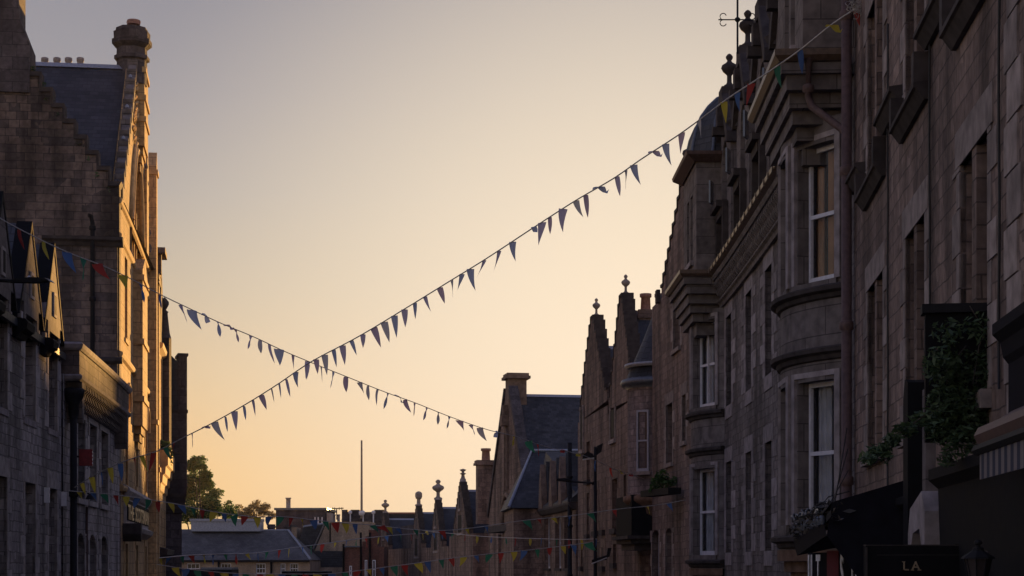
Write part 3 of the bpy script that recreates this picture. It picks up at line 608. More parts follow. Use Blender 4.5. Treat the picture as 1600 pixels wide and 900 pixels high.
def R2():
    fr = RC; ua, ub = rY(25.6), rY(47.2)
    t = T('curved_tenement', 'dark grey curving tenement with two bow-fronted bays and a row of gabled dormers', 'building', fr.P(rY(35), 0, gz(36)))
    ops = []; 
    for px in (1201, 1170, 1139):
        u = fr.upx(px); hw = .52
        for c, d in ((3.76, 5.9), (.25, 2.42)): ops.append((u-hw, u+hw, c, d))
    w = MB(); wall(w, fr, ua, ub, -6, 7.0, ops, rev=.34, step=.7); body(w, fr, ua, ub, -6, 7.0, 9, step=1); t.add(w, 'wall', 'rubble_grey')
    for o in ops: window(t, fr, *o, n=-.27, mat='grey_paint', glass='glass_dim', sill='dressed_grey', surr='dressed_grey', sillp=.02, sillh=.3, wa=.32, wb=.74)
    u1, u2 = rY(31.2), rY(43.9)
    c = MB(); fr.sweep(c, u1, u2, [(0.002, 6.22), (.08, 6.22), (.1, 6.3), (.16, 6.34), (.16, 6.38), (0.002, 6.42)], .6); t.add(c, 'string_course', 'dressed_bay')
    c = MB(); fr.sweep(c, u1, u2, [(0.002, 6.8), (.3, 6.83), (.34, 6.92), (.002, 6.98)], .6); t.add(c, 'eaves_cornice', 'dressed_bay')
    c = MB(); u = u1+.1
    while u < u2-.05:
        c.prism(fr, [(u-.05, 6.42), (u-.05, 6.8), (u+.05, 6.8), (u+.05, 6.42)], .004, .09)
        rows = []
        for n, z in ((.09, 6.43), (.14, 6.46), (.19, 6.53), (.2, 6.62), (.27, 6.7), (.28, 6.798)): rows.append((n, z))
        q = [(.085, 6.42)]+rows+[(.085, 6.798)]
        a = [fr.P(u-.055, n, z) for n, z in q]; b = [fr.P(u+.055, n, z) for n, z in q]; c.grid([a, b], closed=True, cap=True, smooth=False); u += .235
    t.add(c, 'corbel_table', 'dressed_bay')
    c = MB(); fr.sweep(c, u1, u2, [(.2, 6.96), (.33, 6.95), (.42, 7.0), (.43, 7.08), (.38, 7.08), (.33, 7.03), (.2, 7.04)], .6)
    u = u1
    while u < u2: c.box(fr, u, u+.05, .3, .445, 6.97, 7.095); u += .62
    t.add(c, 'gutter', 'gutter_metal')
    r = MB(); fr.sweep(r, ua, ub, [(.1, 6.99), (.1, 7.05), (-4.5, 12.3), (-9, 7.0)], 1); t.add(r, 'roof', 'slate_blue')
    # dormers
    for k, Y in enumerate((43.0, 39.6, 36.3, 33.2)):
        uc = rY(Y); h = 1.12; zs, za = 9.4, 11.15
        g = MB(); op = [(uc-.42, uc+.42, 8.6, 10.15, .42)]
        wall(g, fr, uc-h, uc+h, 7.02, 10.16, op, rev=.3, step=3, n=.06)
        g.prism(fr, [(uc-h, 10.161), (uc-.28, za), (uc+.28, za), (uc+h, 10.161)], -.2, .06)
        for u in (uc-h, uc+h): g.face([fr.P(u, .06, 7.02), fr.P(u, .06, 10.16), fr.P(u, -2.4, 10.16), fr.P(u, -2.4, 7.02)])
        dr = t.add(g, 'dormer', 'dressed_bay')
        for s_ in (-1, 1):
            pn = fr.P(uc+s_*(h-.06), .0, 10.2); f_ = MB(); f_.lathe(pn, [(.13, -.3), (.13, .1), (.16, .14), (.06, .2), (.05, .5), (.1, .6), (.08, .7), (.01, .76)], 8); t.add(f_, 'pinnacle', 'sooty_stone', dr)
        q = MB(); q.prism(fr, [(uc-h-.1, 10.1), (uc-.3, za+.05), (uc-.3, za+.22), (uc+.3, za+.22), (uc+.3, za+.05), (uc+h+.1, 10.1), (uc+h+.1, 9.85), (uc+h-.06, 9.85), (uc+.2, za-.14), (uc-.2, za-.14), (uc-h+.06, 9.85), (uc-h-.1, 9.85)], -.25, .17); t.add(q, 'coping', 'sooty_stone', dr)
        q = MB(); q.box(fr, uc-.17, uc+.17, .061, .26, 10.45, 10.9); q.box(fr, uc-.11, uc+.11, .061, .36, 10.25, 10.448)
        t.add(q, 'carved_keystone', 'sooty_stone', dr)
        for s_ in (-1, 1): q = MB(); q.prism(fr, [(uc+s_*.62-.07, 7.5), (uc+s_*.62-.1, 8.55), (uc+s_*.62+.1, 8.55), (uc+s_*.62+.07, 7.5)], .061, .2); t.add(q, 'carved_bracket', 'sooty_stone', dr)
        q = MB(); q.box(fr, uc-.62, uc+.62, -.1, .34, 8.45, 8.598); q.box(fr, uc-.5, uc+.5, .06, .22, 8.25, 8.448); t.add(q, 'sill', 'sooty_stone', dr)
        window(t, fr, uc-.41, uc+.41, 8.6, 10.1, -.12, 'grey_paint', sill=None)
        sash = MB(); p0 = fr.P(uc+.36, .3, 8.66); p1 = fr.P(uc+.05, .42, 8.66)
        sf = Fr([p1.xy, p0.xy], 1); sash.box(sf, 0, sf.len, -.02, .02, 8.66, 9.2); t.add(sash, 'open_casement', 'glass_bright', dr)
        rr = MB(); rr.prism(fr, [(uc-h-.06, 10.1), (uc, za+.1), (uc+h+.06, 10.1)], -.21, -3.6); t.add(rr, 'dormer_roof', 'slate_blue', dr)
        fp = fr.P(uc, -.05, za+.22); finial(t, fp, .85, 'sooty_stone', 1.05)
    # wrought iron vane on the third dormer
    v = MB(); p = fr.P(rY(39.4), .2, 11.2); v.tube([p, p+Vector((0, 0, 1.9))], .022, 6)
    for z, L_ in ((.75, .42), (1.35, .34)):
        c0 = p+Vector((0, 0, z)); v.tube([c0+Vector((-L_, 0, 0)), c0+Vector((L_*.8, 0, 0))], .014, 6)
        for sx in (-1, 1):
            for sz in (-1, 1):
                v.tube([c0+Vector((sx*(L_*.75+.07*math.sin(a_)), 0, sz*(.07-.07*math.cos(a_)))) for a_ in [i*.55 for i in range(9)]], .011, 5)
        v.lathe(c0+Vector((0, 0, -.06)), [(.02, 0), (.06, .04), (.06, .09), (.02, .12)], 8)
    v.tube([p+Vector((-.12, 0, 1.3)), p+Vector((-.28, 0, 1.55)), p+Vector((-.1, 0, 1.5))], .02, 5)
    t.add(v, 'weather_vane', 'black_iron')
    bow(t, rY(27.75), 1.78, .80, 0, -.1+.45-.15, ((.58, 2.7), (4.17, 6.2)), (1247, 1303), 'warm_strips', 'curtain')
    bow(t, rY(45.1), 1.62, .62, -.33, -.13, ((.2, 2.34), (3.86, 5.98)), (1083, 1117), 'curtain', 'curtain')
    c = MB(); u = fr.upx(1131); c.tube([fr.P(u+.02*math.sin(i), .03, 3.9-i*.45) for i in range(12)], .02, 5); c.lathe(fr.P(u, .05, 3.8), [(.03, 0), (.07, .03), (.07, .2), (.03, .24)], 6); t.add(c, 'wall_cable', 'cable')
R2()
# ---- gable house at the far end of the curved tenement
def houseA():
    fr = RC; ua, ub = rY(47.25), rY(56.6)
    t = T('gabled_house', 'brown stone house with tall crow-stepped gable and ball finial beyond the second bow bay', 'house', fr.P(rY(51), 0, gz(52)), )
    ops = []
    for px0, px1, y0, y1, ar in ((1052, 1063, 470, 545, 0), (1041, 1051, 631, 724, 0), (1066, 1072, 617, 690, 0), (1019, 1030, 828, 905, .22), (1040, 1050, 825, 905, .22)):
        a, b = fr.upx(px1), fr.upx(px0); m = (a+b)/2; ops.append((a, b, fr.z(y1, m), fr.z(y0, m), ar))
    w = MB(); wall(w, fr, ua, ub, -8, 8.3, ops, rev=.25); body(w, fr, ua, ub, -8, 8.3, 9); t.add(w, 'wall', 'rubble_brown')
    for o in ops: window(t, fr, *o[:4], n=-.2, mat='grey_paint', glass='glass_dim', sill='dressed_brown', surr='dressed_brown', arch=bool(o[4]))
    stepped_gable(t, fr, rY(51.5), 4.1, 4.6, 11.15, 8.31, 8.31, 'rubble_brown', 'sooty_stone', 9)
    gable_roof(t, fr, rY(51.5), 4.0, 4.5, 10.9, 8.31, 8.31, -.4, -8)
    finial(t, fr.P(rY(51.6), -.18, 11.15), .85, 'sooty_stone', 1.0, 3)
    q = MB(); q.box(fr, rY(56.3), ub+.05, 0, .12, 8.2, 8.6); t.add(q, 'skew_putt', 'sooty_stone')
    return t
houseA()
def turret():
    c0 = Vector((5.05, 59.4)); r = 1.22
    t = T('corner_turret', 'round brown stone turret with slate cap, corbelled out above the dark doorway', 'turret', (c0.x, c0.y, -.2))
    z1 = 5.75; z0 = 2.25
    b = MB(); b.lathe((c0.x, c0.y, z0), [(r, 0), (r, z1-z0)], 24, True); t.add(b, 'wall', 'rubble_brown')
    fr = Fr([(c0.x-r*math.cos(a)*-1 if 0 else c0.x+r*math.cos(a), c0.y+r*math.sin(a)) for a in [math.pi*1.5-.1-i*.12 for i in range(14)]], -1)
    for px in (988, 1014):
        pass
    e = MB(); e.lathe((c0.x, c0.y, z1), [(r, 0), (r+.2, .1), (r+.26, .18), (r+.2, .3), (r+.05, .34), (r*.9, .5)], 24); t.add(e, 'lead_eaves', 'lead')
    cn = MB(); cn.lathe((c0.x, c0.y, z1+.33), [(r+.06, 0), (r*.88, .45), (r*.55, 1.4), (r*.2, 2.5), (.02, 3.1)], 20, True); t.add(cn, 'cone_roof', 'slate_dark')
    rb = MB(); rb.lathe((c0.x, c0.y, z1+.7), [(r+.02, 0), (r+.12, .04), (r+.1, .12), (r*.92, .14)], 24); t.add(rb, 'lead_roll', 'lead_pale')
    k = MB(); prof = [(r*.12, -2.1), (r*.2, -1.9), (r*.22, -1.5), (r*.4, -1.3), (r*.42, -1.15), (r*.62, -.95), (r*.64, -.8), (r*.85, -.62), (r*.87, -.42), (r*1.05, -.28), (r*1.12, -.2), (r*1.12, -.05), (r*1.0, 0)]
    k.lathe((c0.x, c0.y, z0), prof, 24); t.add(k, 'corbel', 'warm_corbel')
    for A in (230, 262):
        a = R(A); d = Vector((math.cos(a), math.sin(a))); tt = Vector((-d.y, d.x)); p = c0+d*(r-.03)
        wf = Fr([p-tt*.24, p+tt*.24], -1)
        window(t, wf, 0, .48, 3.0, 5.0, .05, 'grey_paint', 'glass_dim', sill='dressed_brown', surr=None, sillp=.12)
turret()
# ---- the two crow-stepped gables with finials beyond it
def twin(name, label, Yc, hl, hr, za, zl, zr, Ya, Yb, fz, wins, roofz, extra=None):
    fr = RC; ua, ub = rY(Ya), rY(Yb); zf = min(zl, zr)
    t = T(name, label, 'house', fr.P(rY(Yc), 0, gz(Yc)), 'crow-stepped gable houses down the right side')
    ops = []
    for px0, px1, y0, y1 in wins:
        a, b = sorted((fr.upx(px1), fr.upx(px0))); m = (a+b)/2; ops.append((a, b, fr.z(y1, m), fr.z(y0, m)))
    zb = min(gz(Yc)-1, min(o[2] for o in ops)-.3) if ops else gz(Yc)-1
    lo = [o for o in ops if o[3] < zf-.05]
    w = MB(); wall(w, fr, ua, ub, zb, zf, lo, rev=.25); body(w, fr, ua, ub, zb, zf, 9); t.add(w, 'wall', 'masonry_far')
    for o in lo: window(t, fr, *o, n=-.18, mat='grey_paint', glass='glass_dim', sill='sooty_stone', surr='dressed_far' if Yc < 100 else None, sillp=.14, sillh=.2)
    uc = rY(Yc); stepped_gable(t, fr, uc, hl, hr, za, zl, zr, 'masonry_far', 'sooty_stone', 8)
    gable_roof(t, fr, uc, hl-.1, hr-.1, roofz, zl, zr, -.4, -9, 'slate_dark')
    for o in ops:
        if o not in lo:      # blind slit window set on the gable
            q = MB(); q.box(fr, o[0], o[1], .0, .03, o[2], o[3]); wn = t.add(q, 'window', 'glass_dull')
            q = MB(); q.box(fr, o[0]-.12, o[0], 0, .06, o[2]-.1, o[3]+.15); q.box(fr, o[1], o[1]+.12, 0, .06, o[2]-.1, o[3]+.15); q.box(fr, o[0]-.12, o[1]+.12, 0, .1, o[2]-.25, o[2]-.1); t.add(q, 'surround', 'dressed_brown', wn)
    if fz: finial(t, fr.P(uc, -.18, za+.08), fz[0], 'dressed_brown', fz[1], fz[2])
    if extra: extra(t, fr)
    return t
twin('gabled_house', 'brown crow-stepped gable house with urn finial immediately left of the round turret', 66.6, 3.6, 3.5, 9.9, 5.8, 6.0, 61.2, 70.2, (.75, 1.0, 0),
     ((941, 945, 760, 828), (957, 965, 748, 826), (955, 962, 640, 683), (975, 979, 742, 822), (958, 963, 850, 880), (940, 945, 855, 885)), 9.3,
     lambda t, fr: chimney(t, fr, rY(66.6)-.3, rY(66.6)+.3, -1.75, -.65, 8.6, 9.4, 2, 'masonry_far', 'clay_pot', .62, .06, .2))
twin('gabled_house', 'brown crow-stepped gable house with urn finial at the right end of the big slate roof', 74.6, 4.0, 4.2, 10.2, 6.4, 6.2, 70.3, 79.3, (.75, 1.0, 0),
     ((908, 912, 640, 700), (917, 922, 690, 750), (917, 921, 770, 835), (929, 934, 765, 830), (908, 911, 850, 885)), 9.0)
# ---- big gabled hall with slate roof
def hall():
    fr = RC; t = T('gabled_hall', 'brown hall with steep bare gable, narrow lancet and broad dark slate roof', 'hall', fr.P(rY(103), 0, gz(103)))
    uc = rY(103.2); ua, ub = rY(96.2), rY(110.2); zf = 2.9
    w = MB(); wall(w, fr, ua, ub, -11, zf, [(uc-5.0, uc-3.4, -1.6, 1.7), (uc-.8, uc+.9, -1.6, 1.7), (uc+2.2, uc+3.3, -1.6, 1.7)], rev=.3); body(w, fr, ua, ub, -11, zf, 16); t.add(w, 'wall', 'masonry_far')
    for a, b in ((-5.0, -3.4), (-.8, .9), (2.2, 3.3)): window(t, fr, uc+a, uc+b, -1.6, 1.7, -.2, 'grey_paint', sill='sooty_stone', bars=2)
    g = MB(); g.prism(fr, [(uc-6.9, zf), (uc-.9, 9.95), (uc+.9, 9.95), (uc+6.9, zf)], -.5, 0); t.add(g, 'gable', 'masonry_far')
    c = MB()
    for s_ in (-1, 1): c.prism(fr, [(uc+s_*7.1, zf-.1), (uc+s_*7.1, zf+.3), (uc+s_*.85, 10.15), (uc+s_*.85, 9.7)], -.45, .1)
    t.add(c, 'coping', 'masonry_dark')
    l = MB(); l.prism(fr, [(uc-.28, 4.4), (uc-.28, 7.2), (uc, 7.7), (uc+.28, 7.2), (uc+.28, 4.4)], 0.0, .04); ln = t.add(l, 'lancet_window', 'glass_dark')
    l = MB()
    for s_ in (-1, 1): l.prism(fr, [(uc+s_*.28, 4.2), (uc+s_*.28, 7.2), (uc+s_*.02, 7.72), (uc, 8.1), (uc+s_*.5, 7.4), (uc+s_*.5, 4.2)], 0, .16)
    l.box(fr, uc-.35, uc+.35, 0, .4, 7.9, 8.5); l.box(fr, uc-.25, uc+.25, 0, .3, 8.5, 9.1); t.add(l, 'surround', 'dressed_far', ln)
    ar = MB(); 
    for r0 in (1.7, 1.35):
        pts = [fr.P(uc-.2+r0*math.cos(math.pi*i/12), .1, 1.9+r0*1.2*math.sin(math.pi*i/12)) for i in range(13)]; ar.tube(pts, .14, 6)
    t.add(ar, 'arch_moulding', 'dressed_far')
    gable_roof(t, fr, uc, 6.8, 6.8, 9.7, zf+.02, zf+.02, -.5, -18, 'slate_blue', 'lead_pale')
    chimney(t, fr, uc-.62, uc+.62, -1.0, .02, 8.9, 10.9, 0, 'dressed_far', cap=.2)
    # porch roof and small stone canopy low on the gable
    p = MB(); p.prism(fr, [(uc-7.2, 1.75), (uc-6.6, 2.1), (uc+1, 2.1), (uc+1.8, 1.75)], .0, 1.1); t.add(p, 'ledge', 'sooty_stone')
    # lower wing nearer to us with its own slate roof
    va, vb = rY(80), rY(96.1); u2 = rY(92.4)
    ops = []
    for px0, px1 in ((882, 889), (868, 877), (851, 860)):
        a, b = sorted((fr.upx(px1), fr.upx(px0))); m = (a+b)/2; ops.append((a, b, fr.z(888, m), fr.z(808, m)))
    w = MB(); wall(w, fr, va, vb, -10, 2.75, ops, rev=.3); body(w, fr, va, vb, -10, 2.75, 9); wg = t.add(w, 'wing_wall', 'masonry_far')
    for o in ops: window(t, fr, *o, n=-.2, mat='white_paint', glass='glass_dim', sill='sooty_stone', surr='dressed_far')
    r = MB(); r.prism(fr, [(va, 2.76), (u2, 5.75), (vb-.4, 2.76)], -.25, -9); rf = t.add(r, 'wing_roof', 'slate_blue')
    r2 = MB(); fr.sweep(r2, va, vb, [(.25, 2.76), (.25, 2.86), (-3.5, 6.0), (-9, 2.76)], 2); t.add(r2, 'wing_main_roof', 'slate_blue')
    rd = MB(); fr.sweep(rd, va, vb, [(-3.3, 5.95), (-3.5, 6.12), (-3.7, 5.95)], 2); t.add(rd, 'wing_ridge', 'lead_pale')
    hp = MB(); hp.tube([fr.P(vb-.1, .2, 2.85), fr.P(vb-.1, -3.5, 6.05)], .09, 6); t.add(hp, 'hip_roll', 'lead_pale')
    x0, x1, ya_, yb_ = .08, 11, 91.6, 98.5; xr = 1.05; cw = MB(); cw.plan([(x0, ya_), (x1, ya_), (x1, yb_), (x0-.5, yb_)], -9, 2.8); t.add(cw, 'cross_wing', 'masonry_far')
    cr = MB(); e = .25; ym = (ya_+yb_)/2
    cr.face([(x0-e, ya_-e, 2.82), (x1, ya_-e, 2.82), (x1, ym, 5.95), (xr, ym, 5.95)]); cr.face([(x0-.5-e, yb_+e, 2.82), (x1, yb_+e, 2.82), (x1, ym, 5.95), (xr, ym, 5.95)]); cr.face([(x0-e, ya_-e, 2.82), (xr, ym, 5.95), (x0-.5-e, yb_+e, 2.82)]); cr.face([(x0-e, ya_-e, 2.82), (x1, ya_-e, 2.82), (x1, yb_+e, 2.82), (x0-.5-e, yb_+e, 2.82)]); cro = t.add(cr, 'cross_wing_roof', 'slate_blue')
    hp = MB(); hp.tube([(x0-e, ya_-e, 2.85), (xr, ym, 5.98), (x1, ym, 5.98)], .09, 6); t.add(hp, 'hip_roll', 'lead_pale', cro)
    for px in (884, 869, 853):
        u = fr.upx(px); d = MB(); d.prism(fr, [(u-.55, 2.6), (u-.5, 3.3), (u, 5.0), (u+.5, 3.3), (u+.55, 2.6)], .02, .3); dd = t.add(d, 'dormer_gablet', 'dressed_far')
        q = MB(); q.prism(fr, [(u-.6, 3.2), (u, 5.15), (u+.6, 3.2)], .0, -2.5); t.add(q, 'dormer_roof', 'slate_dark', dd)
    cv = MB(); fr.sweep(cv, va, vb, [(0.002, 2.4), (.2, 2.45), (.34, 2.65), (.34, 2.74), (0.002, 2.74)], 1.5); t.add(cv, 'eaves_cornice', 'sooty_stone')
    vt = MB(); vt.lathe(fr.P(rY(89), -2.2, 5.0), [(.16, 0), (.16, .5), (.3, .55), (.3, .65), (.05, .8)], 8); t.add(vt, 'roof_vent', 'lead')
hall()
# ---- farther gables
far = [(125, 719, 755, .95, 2, 118, 131.5, 'brown crow-stepped gable house with row of pots, first beyond the steep gabled hall', 4.2),
       (140, 681, 783, 1.6, 0, 132, 146.8, 'brown gable house carrying a tall pear-shaped finial, second beyond the steep gabled hall', 3.8),
       (155, 651, 792, 1.3, 1, 147, 163.5, 'brown gable house carrying a stubby round-headed finial, third beyond the steep gabled hall', 3.8),
       (180, 599, 803, 1.35, 0, 164, 190, 'farthest brown gable house, thin finial rising left of a long low roof', 4.2)]
for Yc, px, py, fh, fk, Ya, Yb, lb, hw in far:
    za = (HY-py)/FPX*Yc; zl = za-3.6
    P = (lambda c: (lambda q: CX+FPX*q.x/q.y)(c))
    p0 = CX+FPX*RC.P(rY(Yc+1.2), 0, 0).x/(Yc+1.2); p1 = CX+FPX*RC.P(rY(Yc-1.2), 0, 0).x/(Yc-1.2)
    def ext(t, fr, Yc=Yc, za=za):
        if Yc == 125:
            chimney(t, fr, rY(125)-.3, rY(125)+.5, -4.4, -1.5, za-.8, za+.35, 4, 'masonry_far', 'pale_pot', .6, .1, .2)
            chimney(t, fr, rY(117.7), rY(118.8), -1.5, -.3, za-3, za+1.2, 1, 'masonry_far', 'clay_pot', .8, .15, .3, 'tall_chimney')
        q = MB(); q.box(fr, rY(Ya), rY(Yb), -9, -1.5, 1, za-1.3); t.add(q, 'rear_block', 'masonry_dark')
    twin('gabled_house', lb, Yc, hw, hw, za, zl, zl, Ya, Yb, (fh, 1.35, fk), ((p0, p1, py+50, py+76), (p0+(p1-p0)*.3, p1-(p1-p0)*.3, py+18, py+38)), za-.5, ext)
# ================================================================ LEFT SIDE
def L1():
    fr = LC; ua, ub = lY(22), lY(37.6)
    t = T('terrace_house', 'grey rubble terrace nearest on the left with three small pointed dormer gables', 'house', fr.P(lY(34), 0, gz(34)))
    cs = [lY(y) for y in (25.8, 28.5, 31.2, 33.95, 36.5)]; ops = []
    for c in cs:
        ops.append((c-.55, c+.55, 2.72, 4.66)); ops.append((c-.53, c+.53, -.9, 1.52))
    w = MB(); wall(w, fr, ua, ub, -5, 3.6, [o for o in ops if o[3] < 3], rev=.3)
    # upper part of wall between windows
    w2 = [o for o in ops if o[3] > 3]
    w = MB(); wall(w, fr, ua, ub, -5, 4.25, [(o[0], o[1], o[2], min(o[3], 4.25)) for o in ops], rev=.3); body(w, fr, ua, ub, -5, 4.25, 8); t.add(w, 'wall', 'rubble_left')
    for o in ops:
        window(t, fr, *o, n=-.22, mat='grey_paint', glass='glass_dim', sill='dressed_grey', surr='dressed_pale', sillp=.02, arch=o[3] > 3)
    for i, c in enumerate(cs):
        h = 1.3; zf, za = 4.85, 6.42+(.05 if i == 4 else 0)
        d = MB(); wall(d, fr, c-.75, c+.75, 4.251, zf, [(c-.55, c+.55, 4.251, 4.66)], rev=.3, n=.03)
        d.prism(fr, [(c-h*.88, zf+.001), (c, za-.1), (c+h*.88, zf+.001)], -.2, .03)
        for u in (c-.75, c+.75): d.face([fr.P(u, .03, 4.2), fr.P(u, .03, zf), fr.P(u, -1.5, zf), fr.P(u, -1.5, 4.2)])
        dg = t.add(d, 'dormer', 'dressed_bay')
        q = MB()
        for s_ in (-1, 1): q.prism(fr, [(c+s_*h, zf-.28), (c+s_*(h-.08), zf-.28), (c+s_*.0, za-.1), (c, za+.06)], -.25, .045)
        t.add(q, 'bargeboard', 'black_panel', dg)
        q = MB(); q.prism(fr, [(c-h-.02, zf-.3), (c, za+.02), (c+h+.02, zf-.3)], -.21, -3.8); t.add(q, 'dormer_roof', 'slate_dark', dg)
        q = MB(); q.box(fr, c-.17, c+.17, .031, .06, 5.0, 5.5); ve = t.add(q, 'vent', 'dressed_pale', dg)
        q = MB(); q.box(fr, c-.11, c+.11, .0605, .064, 5.06, 5.44); t.add(q, 'vent_opening', 'black_panel', dg)
    for a, b in zip(cs, cs[1:]):
        q = MB(); fr.sweep(q, a+1.0, b-1.0, [(0, 4.08), (.1, 4.08), (.15, 4.16), (.26, 4.22), (.28, 4.34), (.24, 4.4), (0, 4.42)]); t.add(q, 'eaves_gutter', 'black_panel')
    r = MB(); fr.sweep(r, ua, ub, [(.1, 4.26), (.1, 4.4), (-3.5, 7.0), (-8, 4.26)], 2); t.add(r, 'roof', 'slate_dark')
    for c, l in ((lY(35.5), 0), (lY(36.9)+.75, 0)):
        q = MB(); q.box(fr, c-.05, c+.05, 0, .1, 1.2, 1.5); t.add(q, 'alarm_box', 'white_paint')
L1()
pipe('drainpipe', 'black downpipe with ornate funnel head beside the corbelled parapet house', LC, lY(38.0), .2, -3.6, 3.15, .075, 'black_iron', True)
def L2():
    fr = LC; ua, ub = lY(37.65), lY(48.2)
    t = T('parapet_house', 'narrow pale stone house with heavy corbelled parapet on the left, dormered terrace before it', 'house', fr.P(lY(42), 0, gz(42)))
    ops = []
    for px0, px1, y0, y1 in ((118, 130, 645, 760), (137, 148, 655, 774), (155, 166, 665, 784)):
        a, b = sorted((fr.upx(px0), fr.upx(px1))); m = (a+b)/2; ops.append((a, b, 1.45, 3.26, 0)); ops.append((a, b, -1.2, .68, .35))
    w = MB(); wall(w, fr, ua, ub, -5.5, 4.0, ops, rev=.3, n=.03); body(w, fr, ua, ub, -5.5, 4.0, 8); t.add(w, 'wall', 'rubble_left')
    for o in ops: window(t, fr, *o[:4], n=-.2, mat='grey_paint', glass='glass_dim', sill='dressed_pale', surr='dressed_pale', nw=.04, sillp=.08, arch=bool(o[4]))
    c = MB(); pa, pb = lY(38.2), lY(47.2); e = [(fr.P(pa, 0, 0).x, fr.P(pa, 0, 0).y)]
    def wrap(mb, prof, pa=pa, pb=pb):    # sweep round three sides of the parapet block
        pl = [tuple(fr.P(pa, -1.5, 0).xy)] + fr.line(pa, pb, 0, .8) + [tuple(fr.P(pb, -1.5, 0).xy)]
        # outward mitre at the returns
        mb.sweep(pl, prof, fr.side)
    wrap(c, [(0.002, 4.0), (.34, 4.0), (.34, 4.5), (0.002, 4.5)]); wp = t.add(c, 'parapet', 'ashlar_tower')
    c = MB(); wrap(c, [(0, 4.501), (.37, 4.501), (.41, 4.55), (.43, 4.63), (.38, 4.68), (0, 4.68)]); t.add(c, 'parapet_moulding', 'dressed_grey'); c = MB(); wrap(c, [(0, 3.86), (.34, 3.86), (.39, 3.9), (.41, 3.96), (.36, 3.998), (0, 3.998)]); t.add(c, 'parapet_moulding', 'dressed_grey')
    c = MB(); wrap(c, [(0, 3.36), (.05, 3.36), (.08, 3.84), (0, 3.84)])
    u = pa+.08
    while u < pb:
        q = [(.04, 3.38), (.13, 3.4), (.18, 3.47), (.19, 3.55), (.25, 3.6), (.27, 3.7), (.335, 3.76), (.335, 3.858), (.04, 3.858)]
        a = [fr.P(u-.055, n, z) for n, z in q]; b = [fr.P(u+.055, n, z) for n, z in q]; c.grid([a, b], closed=True, cap=True); u += .27
    for u in (pa+.12, pb-.15):
        c.prism(fr, [(u-.2, 3.86), (u-.14, 3.3), (u-.08, 3.0), (u+.08, 3.0), (u+.14, 3.3), (u+.2, 3.86)], 0.03, .36)
    t.add(c, 'corbel_table', 'dressed_bay')
    ring = MB(); pc = fr.P(pa, .2, 4.25); ring.tube([pc+Vector((.1*math.cos(i*.5), -.05-.03, .13*math.sin(i*.5))) for i in range(-3, 5)], .02, 6); t.add(ring, 'iron_ring', 'white_paint')
    c = MB(); u = fr.upx(131.5); c.tube([fr.P(u, .06, 1.3-i*.4) for i in range(15)], .03, 6); t.add(c, 'thin_pipe', 'brown_pipe')
L2()
def redsign():
    fr = LC; u = lY(39.0); t = T('projecting_sign', 'small red box sign projecting from the wall beside the black downpipe', 'sign', fr.P(u, 0, 2.1))
    b = MB(); b.box(fr, u-.06, u+.06, .18, .46, 2.12, 2.48); bx = t.add(b, 'sign_box', 'red_panel')
    b = MB(); b.box(fr, u-.02, u+.02, 0, .2, 2.3, 2.34); t.add(b, 'bracket', 'black_iron')
    b = MB()
    for k in range(4): b.box(fr, u-.05, u+.05, .4605, .465, 2.16+k*.08, 2.2+k*.08)
    t.add(b, 'lettering', 'white_letters', bx)
    l = T('bracket_lamp', 'small black swan-neck lamp on the parapet house below the red box sign', 'lamp', fr.P(u+.2, 0, 1.5))
    m = MB(); m.tube([fr.P(u+.2, .0, 1.45), fr.P(u+.2, .25, 1.6), fr.P(u+.2, .38, 1.5)], .018, 6); l.add(m, 'arm', 'black_iron'); m = MB(); m.lathe(fr.P(u+.2, .38, 1.4), [(.1, 0), (.08, .05), (.02, .12)], 10); l.add(m, 'shade', 'black_iron')
redsign()
